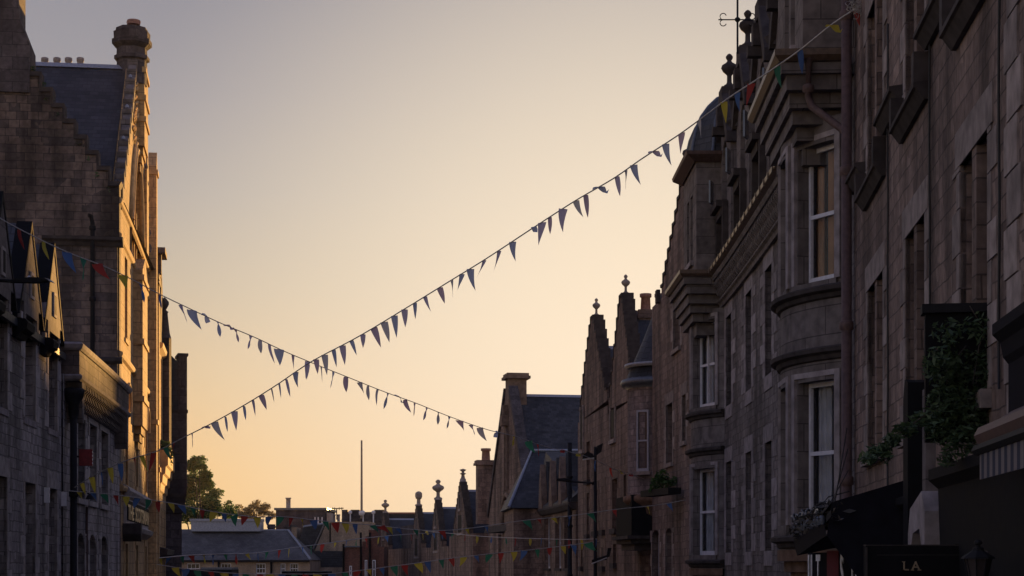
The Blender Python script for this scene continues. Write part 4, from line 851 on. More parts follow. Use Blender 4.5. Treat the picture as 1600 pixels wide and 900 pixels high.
def L3():
    fr = LC; ua, ub = lY(48.35), lY(64.5)
    t = T('tall_gabled_building', 'tall sunlit golden building on the left with crow-stepped end wall and slate roof', 'building', fr.P(lY(54), 0, gz(54)))
    # lower projecting block + main facade
    ops = []
    def add(px0, px1, z0, z1, ar=0):
        a, b = sorted((fr.upx(px0), fr.upx(px1))); ops.append((a, b, z0, z1, ar)); return (a, b)
    ug = lY(54.0)
    for c in (50.5, 58.6, 61.9):
        u = lY(c); ops.append((u-.45, u+.45, 2.2 if c < 52 else 2.3, 4.95, .7)); ops.append((u-.4, u+.4, -1.0, .55, 0)); ops.append((u-.42, u+.42, 6.3, 8.6, 0))
    u = lY(54.4); ops.append((u-.4, u+.4, -1.0, .55, 0)); ops.append((u-.45, u+.45, 2.3, 4.95, .7)); big = (u-2.3, u+2.3, 8.95, 9.9, 0)
    w = MB(); wall(w, fr, ua, ub, -6, 9.9, ops+[big], rev=.3); body(w, fr, ua, ub, -6, 9.9, 9); t.add(w, 'wall', 'ashlar_sun_gold')
    for o in ops: window(t, fr, *o[:4], n=-.25, mat='grey_paint', glass='glass_dim', sill='dressed_sun_gold', surr='dressed_sun_gold' if o[2] < 6 else None, nw=.005, sillp=.04, arch=bool(o[4]))
    # side wall with crow steps, towards us
    c0 = fr.P(ua, 0.0, 0); d = Vector((-1, -.125)); sf = Fr([c0.xy+Vector((.02, -.04)), c0.xy+Vector((.02, -.04))+d*6.4], -1)
    sf.side = 1
    if (sf.P(1, 1, 0)-sf.P(1, 0, 0)).y > 0: sf.side = -1
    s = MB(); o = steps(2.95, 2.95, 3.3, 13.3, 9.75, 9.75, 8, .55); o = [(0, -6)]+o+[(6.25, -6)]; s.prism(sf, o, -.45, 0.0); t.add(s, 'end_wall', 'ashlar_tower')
    cp = MB(); cp.prism(sf, tread_ring(o[1:-1], 2.95, .06, .12), -.5, .06)
    t.add(cp, 'crow_steps', 'sooty_stone')
    ck = MB(); ck.prism(sf, [(2.35, 12.6), (2.35, 13.9), (2.62, 14.6), (2.62, 17.6), (5.2, 17.6), (5.2, 12.6)], -1.1, .08); t.add(ck, 'chimney', 'masonry_dark')
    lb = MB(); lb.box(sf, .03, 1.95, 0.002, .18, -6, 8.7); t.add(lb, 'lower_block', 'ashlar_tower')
    m = MB()
    sf.sweep(m, -.12, 2.0, [(0.002, 8.5), (.22, 8.5), (.26, 8.6), (.34, 8.66), (.34, 8.74), (0.002, 8.78)]); t.add(m, 'end_wall_string', 'sooty_stone'); m = MB(); sf.sweep(m, -.1, 2.2, [(.181, 5.35), (.24, 5.35), (.3, 5.42), (.3, 5.5), (.181, 5.54)])
    t.add(m, 'end_wall_string', 'sooty_stone')
    pp = MB(); pp.tube([sf.P(.78, .1+.2, 9.3), sf.P(.72, .26, 9.3), sf.P(.68, .27, 9.1), sf.P(.68, .27, -3)], .06, 8)
    for z in (8.9, 7, 5, 3, 1): pp.lathe(sf.P(.68, .27, z), [(.06, 0), (.09, .02), (.09, .12), (.06, .14)], 8)
    t.add(pp, 'downpipe', 'black_iron')
    # weeds rooted on the steps
    lv = MB()
    for k in range(9): leaves(lv, sf.P(.3+k*.26, -.1, 9.95+k*.4+.12), (.17, .14, .12), 70, .05, k)
    t.add(lv, 'weeds', 'leaf_dark')
    # roofs: main roof behind the crow steps, cross roof behind the street gable
    r = MB(); r.prism(sf, [(-.1, 9.8), (2.95, 13.0), (6.2, 9.8)], -.46, -14); t.add(r, 'main_roof', 'slate_dark')
    uc, hw, za, zf = lY(54.4), 5.4, 15.15, 9.9
    g = MB(); arc = [(uc-2.3+2.3*i/10, 9.9+2.5*(1-(1-i/10)**2.2)) for i in range(11)]; arc += [(uc+2.3*i/10, 9.9+2.5*(1-(i/10)**2.2)) for i in range(1, 11)]
    g.prism(fr, [(uc-hw, zf+.001), (uc-2.3, zf+.001)]+arc[1:-1]+[(uc+2.3, zf+.001), (uc+hw, zf+.001), (uc, za)], -.3, 0.0); t.add(g, 'gable', 'ashlar_sun_gold')
    ro = gable_roof(t, fr, uc, hw, hw, za-.1, zf+.02, zf+.02, -.32, -9, 'slate_blue', 'lead_pale')
    cp = MB(); n_ = 13
    for s_ in (-1, 1):
        for k in range(n_):
            f0, f1 = k/n_, (k+1)/n_; x0, x1 = uc+s_*hw*(1-f0)*1.02, uc+s_*hw*(1-f1)*1.02; zz0, zz1 = zf+(za-zf)*f0, zf+(za-zf)*f1
            cp.prism(fr, [(x0, zz0-.25), (x0, zz0+.3), (x1, zz1+.26), (x1, zz1-.25)], -.2, .03)
            cp.box(fr, min(x0, x0-s_*.16), max(x0, x0-s_*.16), -.24, .05, zz0+.05, zz0+.42)
    t.add(cp, 'coping', 'dressed_bay')
    for k in (4, 7, 10):
        q = MB(); f0 = (k+.5)/n_; q.lathe(fr.P(uc-hw*(1-f0)-.1, -.1, zf+(za-zf)*f0+.3), [(.05, 0), (.05, .06), (.01, .1)], 8); t.add(q, 'coping_stud', 'lead_pale')
    ch = MB(); cc = fr.P(uc+.2, -.15, 14.55)
    ch.lathe(cc, [(.46, 0), (.46, .72), (.54, .76), (.54, .86), (.47, .9), (.46, 1.1), (.55, 1.17), (.61, 1.22), (.61, 1.36), (.55, 1.38), (.56, 1.6), (.50, 1.62), (.48, 1.72), (.40, 1.73)], 8, False, R(22.5)); t.add(ch, 'apex_chimney', 'masonry_dark')
    q = MB(); q.lathe(cc+Vector((.05, 0, 1.85)), [(.2, 0), (.22, .08), (.2, .13)], 10); t.add(q, 'chimney_pot', 'clay_pot')
    q = MB(); vf = ro; pv = fr.P(uc-2.4, -1.9, za-2.55); q.box(Fr([(pv.x-.2, pv.y-.05), (pv.x+.2, pv.y-.05)]), 0, .4, -.15, .15, pv.z, pv.z+.07); q.lathe((pv.x, pv.y-.05, pv.z+.07), [(.1, 0), (.09, .14), (.12, .16), (.12, .2)], 10); t.add(q, 'roof_vent', 'lead_pale', ro)
    # tall pointed recess moulding, relieving arch and hood moulds on the gable
    q = MB(); q.prism(fr, [(uc-2.29, 8.95), (uc-2.29, 9.91)]+[(x, z-.01) for x, z in arc[1:-1]]+[(uc+2.29, 9.91), (uc+2.29, 8.95)], -.31, -.22); rp = t.add(q, 'arched_recess', 'ashlar_sun_gold')
    for dx, z1 in ((-1.55, 9.8), (-.5, 11.2), (.5, 11.2), (1.55, 9.8)):
        q = MB(); q.prism(fr, [(uc+dx-.32, 8.98), (uc+dx-.32, z1-.6), (uc+dx, z1), (uc+dx+.32, z1-.6), (uc+dx+.32, 8.98)], -.219, -.20); t.add(q, 'lancet', 'glass_dull', rp)
        q = MB(); q.box(fr, uc+dx+.42, uc+dx+.55, -.219, -.06, 8.97, z1-.4); t.add(q, 'mullion', 'dressed_sun_gold', rp)
    a = MB(); a.tube([fr.P(x, .03, z+.1) for x, z in arc], .09, 6); t.add(a, 'pointed_hood', 'dressed_sun_gold')
    a = MB(); a.tube([fr.P(uc-2.45, .03, 8.9)]+[fr.P(uc+(x-uc)*1.12, .03, z+.3) for x, z in arc]+[fr.P(uc+2.45, .03, 8.9)], .06, 6); t.add(a, 'pointed_hood', 'dressed_sun_gold')
    rg = random.Random(2)     # carved relief in the gable head
    q = MB()
    for i in range(46):
        zz = rg.uniform(12.5, 14.4); w_ = (za-zz)*.75; x = uc+rg.uniform(-w_, w_*.4); s_ = rg.uniform(.06, .16); p = fr.P(x, .0, zz); q.tube([p, fr.P(x+s_, .05, zz+s_), fr.P(x+s_*1.6, .0, zz-s_*.3)], .045, 5)
    q.prism(fr, [(uc-1.5, 12.45), (uc, 14.6), (uc+.7, 12.45)], .001, .012); t.add(q, 'carved_relief', 'dressed_sun_gold')
    # buttress piers and string courses
    for Y, z0, z1, n, wd in ((55.2, 12.9, 15.2, .24, 1.7), (54.2, 4.3, 8.7, .27, 2.2), (60.2, -4, 13.3, .28, .6), (63.9, -4, 10.5, .17, .6)):
        u = lY(Y); p = MB(); p.box(fr, u-wd/2, u+wd/2, 0.001, n, z0, z1); p.prism(fr, [(u-wd/2, z1), (u, z1+.5), (u+wd/2, z1)], 0.001, n)
        if z0 > 0:
            for k in range(4): p.box(fr, u-wd/2*(1-.2*k)+.02, u+wd/2*(1-.2*k)-.02, 0.001, n*(1-.22*k), z0-.22*(k+1), z0-.22*k)
        bt = t.add(p, 'buttress', 'ashlar_sun_gold')
        for z in (z0+.5, (z0+z1)/2, z1-.3): q = MB(); q.box(fr, u-wd/2-.05, u+wd/2+.05, 0.002, n+.05, z, z+.16); t.add(q, 'buttress_moulding', 'dressed_sun_gold', bt)
    s = MB()
    for z, p in ((9.7, .06), (8.75, .05), (5.55, .08), (1.95, .1)):
        s = MB(); fr.sweep(s, ua+.02, ub, [(.002, z), (p, z+.03), (p+.03, z+.1), (p+.02, z+.16), (0.002, z+.2)], 1.5); t.add(s, 'string_course', 'dressed_sun_gold')
    hm = MB()
    for o in ops:
        if o[4]: 
            m_ = (o[0]+o[1])/2; hm.tube([fr.P(m_+.6*math.cos(math.pi*i/10), .08, 4.3+.75*math.sin(math.pi*i/10)) for i in range(11)], .05, 6)
    t.add(hm, 'hood_mould', 'dressed_sun_gold')
    # bracketed eaves at the far end
    e = MB(); ue = lY(62.9)
    e.prism(fr, [(ue, 10.9), (ub-.1, 10.9), (ub-.1, 11.1), (ue, 11.1)], 0, .42); e.prism(fr, [(ue+.2, 10.2), (ue+.5, 10.2), (ue+.5, 10.898), (ue+.2, 10.898)], 0, .28); e.prism(fr, [(ue+.1, 9.9), (ub-.1, 9.9), (ub-.1, 10.2), (ue+.1, 10.2)], 0, .2)
    e.box(fr, ue, ub-.1, -3, .12, 9.9, 10.898); t.add(e, 'bracketed_eaves', 'dressed_bay')
    # ornament running up the far flank (small crockets against the sky)
    for k in range(12):
        cr = MB(); p = fr.P(lY(57.5+k*.42), .06, 12.6-k*.45); cr.lathe(p, [(.05, 0), (.09, .1), (.07, .2), (.02, .28)], 6); t.add(cr, 'crocket', 'dressed_bay')
    # flank turret at the back that shows right of the gable
    q = MB(); uq = lY(57.9); q.prism(fr, [(uq-.5, 9.9), (uq-.5, 12.6), (uq, 13.4), (uq+.5, 12.6), (uq+.5, 9.9)], -1.0, .12); t.add(q, 'pier', 'ashlar_sun_gold')
    for k, dx in enumerate((-5.3, -4.35)):
        pass
    q = MB()
    for k in range(4):
        p = fr.P(uc+2.2, -3.6-k*.42*1.05*1.0-1.5, 13.5); 
        p = at(70+k*(19 if k < 2 else 18.5), 97, 56.5); q.lathe((p.x, p.y, p.z-.3), [(.10, 0), (.10, .3), (.12, .33), (.12, .42), (.09, .44)], 10)
    st = MB(); pa_ = at(52, 97, 56.5); pb_ = at(135, 97, 56.5); sfr = Fr([pa_.xy, pb_.xy], 1); st.box(sfr, 0, sfr.len, -.3, .3, 10, pa_.z-.2); so = t.add(st, 'rear_chimney', 'masonry_dark')
    t.add(q, 'chimney_pots', 'pale_pot', so)
L3()
def scots():
    fr = LC; ua, ub = fr.upx(193), fr.upx(228); ua, ub = sorted((ua, ub)); n = .3
    t = T('name_board', 'stone framed name board with gilt capitals low on the tall golden building', 'sign', fr.P(ua, .3, 1.3))
    m = MB(); m.box(fr, ua, ub, .002, .08, 1.0, 1.9); 
    fr.sweep(m, ua-.1, ub+.1, [(.08, 1.82), (.12, 1.86), (.2, 2.0), (.16, 2.1), (.002, 2.2), (.002, 1.95)]); fr.sweep(m, ua-.2, ub+.2, [(.002, .75), (.2, .9), (.24, 1.02), (.08, 1.1)]); t.add(m, 'stone_frame', 'dressed_pale')
    b = MB(); b.box(fr, ua+.12, ub-.12, .081, .1, 1.2, 1.76); bo = t.add(b, 'board', 'black_panel')
    p0 = fr.P(ua+.25, .106, 1.24); p1 = fr.P(ub-.25, .106, 1.24); d = p1-p0
    dn = d.normalized()
    for s_, f0, f1 in (('THE', 0, .25), ('SCOTSMAN', .31, 1)):
        q0 = p0+d*f0; o = text_obj(t, s_, 'lettering', 'gold_letters', q0, d, .58, parent=bo, bold=.012)
        L_ = max((v.co+Vector(t.o.location)-q0).dot(dn) for v in o.data.vertices); k = d.length*(f1-f0)/L_
        for v in o.data.vertices: v.co = v.co+dn*((v.co+Vector(t.o.location)-q0).dot(dn)*(k-1))
    br = T('bracket_ornament', 'carved dark stone scroll under the near end of the gilt name board', 'ornament', fr.P(ua-.1, 0, .6))
    q = MB(); q.prism(fr, [(ua-.3, 1.1), (ua+.1, 1.1), (ua+.05, .75), (ua-.15, .6), (ua-.3, .8)], .0, .5); br.add(q, 'scroll', 'sooty_stone')
scots()
def L4():
    fr = LC; ua, ub = lY(64.6), lY(70.2)
    t = T('bay_fronted_house', 'slim golden house with tall narrow windows, just before the dark square tower', 'house', fr.P(lY(67), 0, gz(67)))
    ops = []
    for Y in (65.5, 66.7, 67.9, 69.1):
        u = lY(Y); ops.append((u-.3, u+.3, 4.3, 7.6, 0)); ops.append((u-.3, u+.3, -.8, 2.0, 0))
    w = MB(); wall(w, fr, ua, ub, -7, 8.0, ops, rev=.3, n=.1); body(w, fr, ua, ub, -7, 8.0, 7, n=.1); t.add(w, 'wall', 'ashlar_sun_gold')
    for o in ops: window(t, fr, *o[:4], n=-.1, mat='grey_paint', glass='glass_dim', sill=None, surr=None)
    g = MB(); uc = lY(67.2); g.prism(fr, [(uc-2.2, 8.001), (uc, 11), (uc+2.2, 8.001)], -.2, .1); t.add(g, 'gable', 'masonry_dark')
    gable_roof(t, fr, uc, 2.1, 2.1, 10.8, 8.01, 8.01, -.21, -6, 'slate_dark')
    p = MB(); pn = at(257, 640, 68); p.box(Fr([(pn.x-.22, pn.y), (pn.x+.22, pn.y)]), 0, .44, -.22, .22, pn.z-2, pn.z+2.7)
    p.lathe((pn.x, pn.y, pn.z+2.7), [(.26, 0), (.2, .2), (.12, .95), (.16, 1.0), (.06, 1.08), (.1, 1.15), (.17, 1.28), (.17, 1.38), (.08, 1.5), (.01, 1.56)], 8); t.add(p, 'pinnacle', 'masonry_dark')
    c = MB()
    fr.sweep(c, ua+.1, ub-.1, [(.101, 2.6), (.16, 2.65), (.18, 2.9), (.24, 2.95), (.26, 3.2), (.34, 3.25), (.36, 3.5), (.44, 3.55), (.44, 4.1), (.101, 4.1)], 1); t.add(c, 'balcony', 'dressed_sun_gold')
    m = MB(); fr.sweep(m, ua, ub, [(.102, .2), (.4, .3), (.44, .5), (.102, .6)], 1); t.add(m, 'string_course', 'sooty_stone')
    m = MB(); fr.sweep(m, ua, ub, [(.102, 7.7), (.25, 7.8), (.28, 7.95), (.102, 7.99)], 1); t.add(m, 'cornice', 'dressed_sun_gold')
    b = T('hanging_plant', 'dark trailing plant overflowing the golden balcony beside the dark square tower', 'plant', fr.P(lY(67.5), 1.0, 4.1))
    lv = MB(); leaves(lv, at(253, 700, 66.5), (.28, .3, .3), 260, .09, 4); leaves(lv, at(262, 712, 67), (.2, .3, .35), 220, .09, 5); b.add(lv, 'foliage', 'leaf_dark')
    q = MB(); q.tube([fr.P(lY(67.5), .9, 4.1), at(256, 702, 66.8)], .02, 5); b.add(q, 'stem', 'bark')
L4()
def L5():
    fr = Fr([at(262, 700, 70.4).xy, at(292, 700, 70.6).xy], -1)
    if fr.P(0, 1, 0).y > fr.P(0, 0, 0).y: fr.side = 1
    D = 6.0; L_ = fr.len; z = lambda py: (HY-py)/FPX*70.5
    t = T('square_tower', 'dark square stone tower corbelled out over the street, before the big tree', 'tower', fr.P(0, -1, gz(71)))
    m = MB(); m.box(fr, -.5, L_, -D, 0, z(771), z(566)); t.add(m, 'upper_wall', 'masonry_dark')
    m = MB(); m.box(fr, L_-.31, L_+.003, -1.2, .05, z(566)+.001, z(553)); m.box(fr, L_-.36, L_+.05, -1.25, .1, z(556), z(552)); m.box(fr, L_-.32, L_+.004, .0, .05, z(640), z(566)); t.add(m, 'corner_pier', 'masonry_dark')
    m = MB(); m.prism(fr, [(-.5, z(566)), (-.1, z(545)), (L_-.33, z(566)+.002)], -D+.1, -.1); m.box(fr, .02, L_-.33, .001, .03, z(640), z(567)); t.add(m, 'slate_face', 'slate_dark')
    m = MB(); m.box(fr, -.5, L_+.04, -D-.04, .06, z(645), z(640)); t.add(m, 'string_course', 'sooty_stone')
    m = MB()
    for k in range(5): m.box(fr, -.5, L_-.03*k-.01, -D+.05*k, -.03*k-.002, z(771+6*(k+1)), z(771+6*k)-.002)
    t.add(m, 'corbel', 'sooty_stone')
    m = MB(); m.box(fr, -.5, L_-.18, -D+.3, -.2, gz(71), z(801)-.003); t.add(m, 'lower_wall', 'masonry_dark')
    m = MB(); m.box(fr, L_-.02, L_+.01, -.3, -.02, z(760), z(600)); t.add(m, 'edge_margin', 'dressed_pale')
    m = MB(); pz = z(640); m.lathe(fr.P(L_-.15, -.0, z(606)), [(.03, 0), (.09, .04), (.09, .1), (.03, .14)], 8); t.add(m, 'carved_boss', 'sooty_stone')
L5()
# ================================================================ FAR END OF THE STREET
def farhouse():
    Y = 150; k = Y/FPX; X = lambda px: (px-CX)*k; Z = lambda py: (HY-py)*k
    fr = Fr([(X(255), Y), (X(484), Y)], -1)
    t = T('long_cottage', 'long cream-walled house with grey slate roof and pale parapet box on its ridge', 'house', (X(370), Y, gz(150)))
    if fr.P(0, 1, 0).y > Y: fr.side = 1
    u = lambda px: X(px)-X(255)
    ops = []
    for a, b in ((292, 312), (345, 361), (400, 415), (438, 446), (453, 466)): ops.append((u(a), u(b), Z(897), Z(880)))
    w = MB(); wall(w, fr, 0, fr.len, -14, Z(874), ops, rev=.15); body(w, fr, 0, fr.len, -14, Z(874), 9); t.add(w, 'wall', 'harl_cream')
    for o in ops: window(t, fr, *o, n=-.1, mat='white_paint', glass='glass_dark', sill='dressed_pale', surr=None, bars=2, fw=.07)
    r = MB(); z0, z1 = Z(875), Z(828); r.v = []
    r.hexa([fr.P(-.3, .3, z0), fr.P(fr.len+.1, .3, z0), fr.P(fr.len+.1, -8.5, z0), fr.P(-.3, -8.5, z0), fr.P(-.3, -4, z1), fr.P(fr.len-2.3, -4, z1), fr.P(fr.len-2.3, -4.4, z1), fr.P(-.3, -4.4, z1)]); t.add(r, 'roof', 'slate_grey')
    q = MB(); q.tube([fr.P(fr.len+.1, .32, z0+.05), fr.P(fr.len-2.3, -4, z1+.06)], .1, 6); q.tube([fr.P(0, -4.2, z1+.05), fr.P(fr.len-2.3, -4.2, z1+.05)], .1, 6); t.add(q, 'roof_ridge', 'lead_pale')
    p = MB(); ya = -3.4; p.box(fr, u(287)-.0, u(398), -5.4, ya, Z(829), Z(813)); p.box(fr, u(287)-.1, u(399), -5.5, ya+.1, Z(813)+.002, Z(809)); t.add(p, 'parapet_box', 'lead_pale')
    p = MB(); p.tube([fr.P(u(342), .12, Z(874)), fr.P(u(342), .12, -13)], .09, 6); p.tube([fr.P(u(424), .12, Z(874)), fr.P(u(424), .12, -13)], .09, 6); t.add(p, 'downpipe', 'black_iron')
    m = MB(); fr.sweep(m, 0, fr.len, [(.25, z0-.16), (.42, z0-.12), (.42, z0-.02), (.25, z0-.02)], 30); t.add(m, 'gutter', 'black_iron')
    chimney(t, fr, u(405), u(415), -6, -5.2, Z(830), Z(817), 0, 'masonry_dark', cap=.05)
farhouse()
def block(name, label, cat, Y, px0, px1, y0, y1, D, mat, parts=(), group=None):
    k = Y/FPX; X = lambda px: (px-CX)*k; Z = lambda py: (HY-py)*k
    fr = Fr([(X(px0), Y), (X(px1), Y)], -1)
    if fr.P(0, 1, 0).y > Y: fr.side = 1
    t = T(name, label, cat, (X((px0+px1)/2), Y, gz(Y)), group); u = lambda px: X(px)-X(px0)
    m = MB(); m.box(fr, 0, fr.len, -D, 0, Z(y1) if y1 < 899 else -15, Z(y0)); t.add(m, 'wall', mat); return t, fr, u, Z
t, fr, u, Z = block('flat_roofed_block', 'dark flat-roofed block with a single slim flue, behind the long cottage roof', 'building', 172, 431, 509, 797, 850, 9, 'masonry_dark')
m = MB(); m.box(fr, -.15, fr.len+.15, -9.1, .15, Z(797)+.001, Z(793.5)); t.add(m, 'roof_slab', 'lead')
m = MB(); m.lathe(fr.P(u(448.5), -1, Z(793)), [(.22, 0), (.22, .85), (.28, .88), (.28, .98)], 8); t.add(m, 'flue', 'pale_pot')
m = MB(); m.box(fr, u(510), u(516), -3, -.2, -8, Z(801)); t.add(m, 'side_stack', 'pale_pot')
m = MB()
for px in (492, 497, 503): m.box(fr, u(px), u(px)+.1, .3, .38, Z(825), Z(808))
t.add(m, 'railing_posts', 'white_paint')
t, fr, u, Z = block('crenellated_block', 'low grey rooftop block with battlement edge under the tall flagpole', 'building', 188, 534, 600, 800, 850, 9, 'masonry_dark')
m = MB()
for a, b in ((534, 543), (548, 562), (585, 600)): m.box(fr, u(a), u(b), -1, .1, Z(800), Z(796.5))
m.box(fr, 0, u(600), .02, .3, Z(814), Z(811)); t.add(m, 'battlement', 'masonry_dark')
m = MB()
for px in (547, 567, 583): m.box(fr, u(px), u(px)+.13, .4, .5, Z(817), Z(804)); m.lathe(fr.P(u(px)+.06, .45, Z(804)), [(.05, 0), (.2, .1), (.2, .3), (.05, .42)], 8)
t.add(m, 'rooftop_lamps', 'white_paint')
fp = T('flagpole', 'tall bare metal flagpole against the sunset sky above the crenellated rooftop block', 'flagpole', at(565, 800, 187))
b = at(565, 810, 187); m = MB(); m.tube([b, at(565, 688, 187)], [.13, .09], 8); fp.add(m, 'pole', 'dull_gold'); m = MB(); m.lathe(b+Vector((0, 0, .3)), [(.15, 0), (.3, .1), (.3, .4), (.15, .5)], 8); fp.add(m, 'base_collar', 'white_paint')
an = T('television_aerial', 'rooftop television aerial between the flat-roofed block and the crenellated block', 'aerial', at(526, 812, 180))
m = MB(); a0 = at(526, 812, 180); a1 = at(526, 795, 180); m.tube([a0, a1], .05, 5); m.tube([at(519, 795, 180), at(537, 794, 180)], .05, 5)
for px in (520, 523, 530, 534): m.tube([at(px, 792.5, 180), at(px, 797, 180)], .035, 5)
an.add(m, 'mast', 'black_iron')
for i, px in enumerate((522, 529)):
    pass
ps = T('chimney_pot_pair', 'two thin chimney pots side by side under the rooftop television aerial', 'chimney pots', at(525, 815, 178))
for px in (522, 529): m = MB(); m.lathe(at(px, 815, 178), [(.15, 0), (.13, .55), (.17, .6), (.17, .72)], 8); ps.add(m, 'pot', 'pale_pot')
# cream gable end and its dark slope, brick building before the farthest gable
def creamgable():
    Y = 160; t, fr, u, Z = block('cream_gable_house', 'house with broad plain cream end wall above a dark lower roof', 'house', Y, 475, 578, 845, 900, 6, 'masonry_dark')
    m = MB(); m.prism(fr, [(u(492), Z(862)), (u(510), Z(818)), (u(513), Z(815.5)), (u(579), Z(815)), (u(579), Z(862))], .3, -5.5); t.add(m, 'end_wall', 'harl_cream')
    m = MB(); m.prism(fr, [(u(466), Z(858)), (u(474), Z(823)), (u(508), Z(818)), (u(491), Z(862))], .31, -5); ro = t.add(m, 'slate_roof', 'slate_blue')
    m = MB(); m.tube([fr.P(u(508), .33, Z(818)), fr.P(u(490), .33, Z(858))], .08, 6); m.tube([fr.P(u(474), .33, Z(823)), fr.P(u(508), .33, Z(818))], .1, 6); t.add(m, 'verge', 'lead_pale', ro)
    m = MB(); m.box(fr, u(444), u(456), -3, .4, Z(875), Z(821)); m.box(fr, u(443), u(457), -3.1, .5, Z(824), Z(820)); t.add(m, 'chimney', 'masonry_dark')
    m = MB(); m.box(fr, u(456), u(464), -3, .38, Z(860), Z(824)); t.add(m, 'pale_return', 'harl_cream')
    m = MB(); m.prism(fr, [(u(472), Z(886)), (u(478), Z(861)), (u(537), Z(861)), (u(537), Z(886))], .35, 1.5); t.add(m, 'lower_roof', 'slate_dark')
    m = MB(); m.box(fr, u(472), u(540), .36, 2.2, -15, Z(886.5)); t.add(m, 'lower_wall', 'harl_cream')
    m = MB(); m.tube([fr.P(u(516.5), .4, Z(817)), fr.P(u(516.5), .4, Z(848))], .06, 6); t.add(m, 'downpipe', 'black_iron')
creamgable()
def brickhouse():
    Y = 150; t, fr, u, Z = block('brick_house', 'reddish brick house with stepped skyline and thin white-framed windows below the flagpole', 'house', Y, 537, 600, 854, 900, 5, 'brick_red')
    m = MB(); m.prism(fr, [(u(562), Z(854)), (u(566), Z(854)), (u(566), Z(846)), (u(571), Z(846)), (u(571), Z(838)), (u(576), Z(838)), (u(576), Z(828)), (u(590), Z(828)), (u(590), Z(854))], -.02, -4); t.add(m, 'stepped_gable', 'brick_red')
    for a, b, c, d in ((546, 550, 900, 884), (570, 574, 905, 875), (582, 587, 905, 875)): window(t, fr, u(a), u(b), Z(c), Z(d), .06, 'white_paint', sill='dressed_pale', fw=.07)
    m = MB()
    for px, y in ((537, 850), (564, 832), (578, 832)): m.tube([fr.P(u(px), .15, Z(y)), fr.P(u(px), .15, -14)], .09, 6)
    t.add(m, 'downpipe', 'black_iron')
    m = MB(); m.box(fr, 0, u(565), .0, .2, Z(855), Z(853)); t.add(m, 'coping', 'lead')
brickhouse()
t, fr, u, Z = block('low_roof_range', 'long low dark-roofed range, its level ridge behind the farthest gables', 'building', 196, 600, 730, 803, 860, 9, 'slate_dark')
m = MB(); m.box(fr, -.1, fr.len, -1, .12, Z(803)+.002, Z(800.5)); t.add(m, 'ridge', 'clay_pot')
m = MB(); m.box(fr, u(626), u(643), .0, .5, Z(826), Z(821)); t.add(m, 'roof_light', 'lead_pale')
# shop kiosk roofs glimpsed at the very bottom
t, fr, u, Z = block('dark_kiosk', 'low dark canopy with pale grey top before the long cottage wall', 'kiosk', 118, 290, 362, 890, 899, 3, 'black_panel')
m = MB(); m.box(fr, u(312), u(362), -2.8, -.4, Z(890), Z(886.5)); t.add(m, 'roof', 'lead')
t, fr, u, Z = block('market_canopy', 'low black canopy edge under the right-hand windows of the long cottage', 'canopy', 122, 440, 512, 893, 899, 3, 'black_panel')
m = MB(); m.box(fr, 0, fr.len, 0, .1, Z(893), Z(892)); t.add(m, 'edge_trim', 'lead')

# trees beyond the cottage
def tree(label, cx, cy, Y, blobs, leaf, n, size, seed):
    base = at(cx, cy, Y); t = T('tree', label, 'tree', (base.x, Y, gz(Y)), None)
    rg = random.Random(seed); top = at(cx, cy, Y)
    m = MB(); tr = [Vector((base.x, Y, gz(Y)+(top.z-gz(Y))*i/5+0)) + Vector((rg.gauss(0, .1), rg.gauss(0, .1), 0)) for i in range(6)]
    m.tube(tr, [.5, .42, .36, .3, .2, .1], 8)
    lv = MB(); n *= 3
    for (px, py, rx, rz, k) in blobs:
        c = at(px, py, Y+rg.uniform(-1.5, 1.5)); j = rg.randint(2, 4); st = tr[j]
        m.tube([st, st.lerp(c, .5)+Vector((0, 0, .3)), c], [.16, .1, .03], 5)
        nn = int(n*k)
        for q in range(7):          # clumps inside the lobe
            f = Vector((rg.gauss(0, .5), rg.gauss(0, .5), rg.gauss(0, .5))); cc = c+Vector((f.x*rx, f.y*rx, f.z*rz)); leaves(lv, cc, (rx*.55, rx*.55, rz*.5), nn//7, size, rg.randint(0, 99999))
    t.add(m, 'trunk', 'bark'); t.add(lv, 'crown', leaf)
tree('big dark green broadleaf tree rising over the long cottage roof, right of the square tower', 312, 800, 182,
     [(302, 733, 1.1, .9, 1), (318, 745, .9, .8, .8), (292, 752, 1.2, 1.1, 1), (306, 757, 1.3, 1.1, 1.2), (324, 764, 1.1, 1.0, 1), (296, 774, 1.5, 1.2, 1.3), (314, 780, 1.5, 1.1, 1.3), (333, 780, 1.1, .9, 1), (343, 794, 1.0, .9, 1), (328, 800, 1.4, 1.1, 1.1), (306, 798, 1.6, 1.2, 1.3), (288, 796, 1.3, 1.2, 1), (350, 806, .7, .5, .5), (305, 721, .55, .45, .4), (312, 730, .6, .5, .4)], 'leaf_green', 330, .15, 5)
tree('smaller pale olive tree glowing in low sun, right of the big dark green tree', 396, 800, 215,
     [(388, 796, 1.2, .8, 1), (402, 792, 1.1, .7, 1), (412, 800, 1.0, .6, .8), (376, 803, 1.0, .6, .7), (422, 806, .7, .4, .4), (396, 806, 1.6, .6, .8)], 'leaf_skylit', 330, .12, 9)
tree('low dark bush-like treetop between the big dark tree and the pale olive tree', 358, 806, 178,
     [(352, 804, .7, .4, .5), (362, 802, .6, .4, .5)], 'leaf_green', 260, .13, 12)

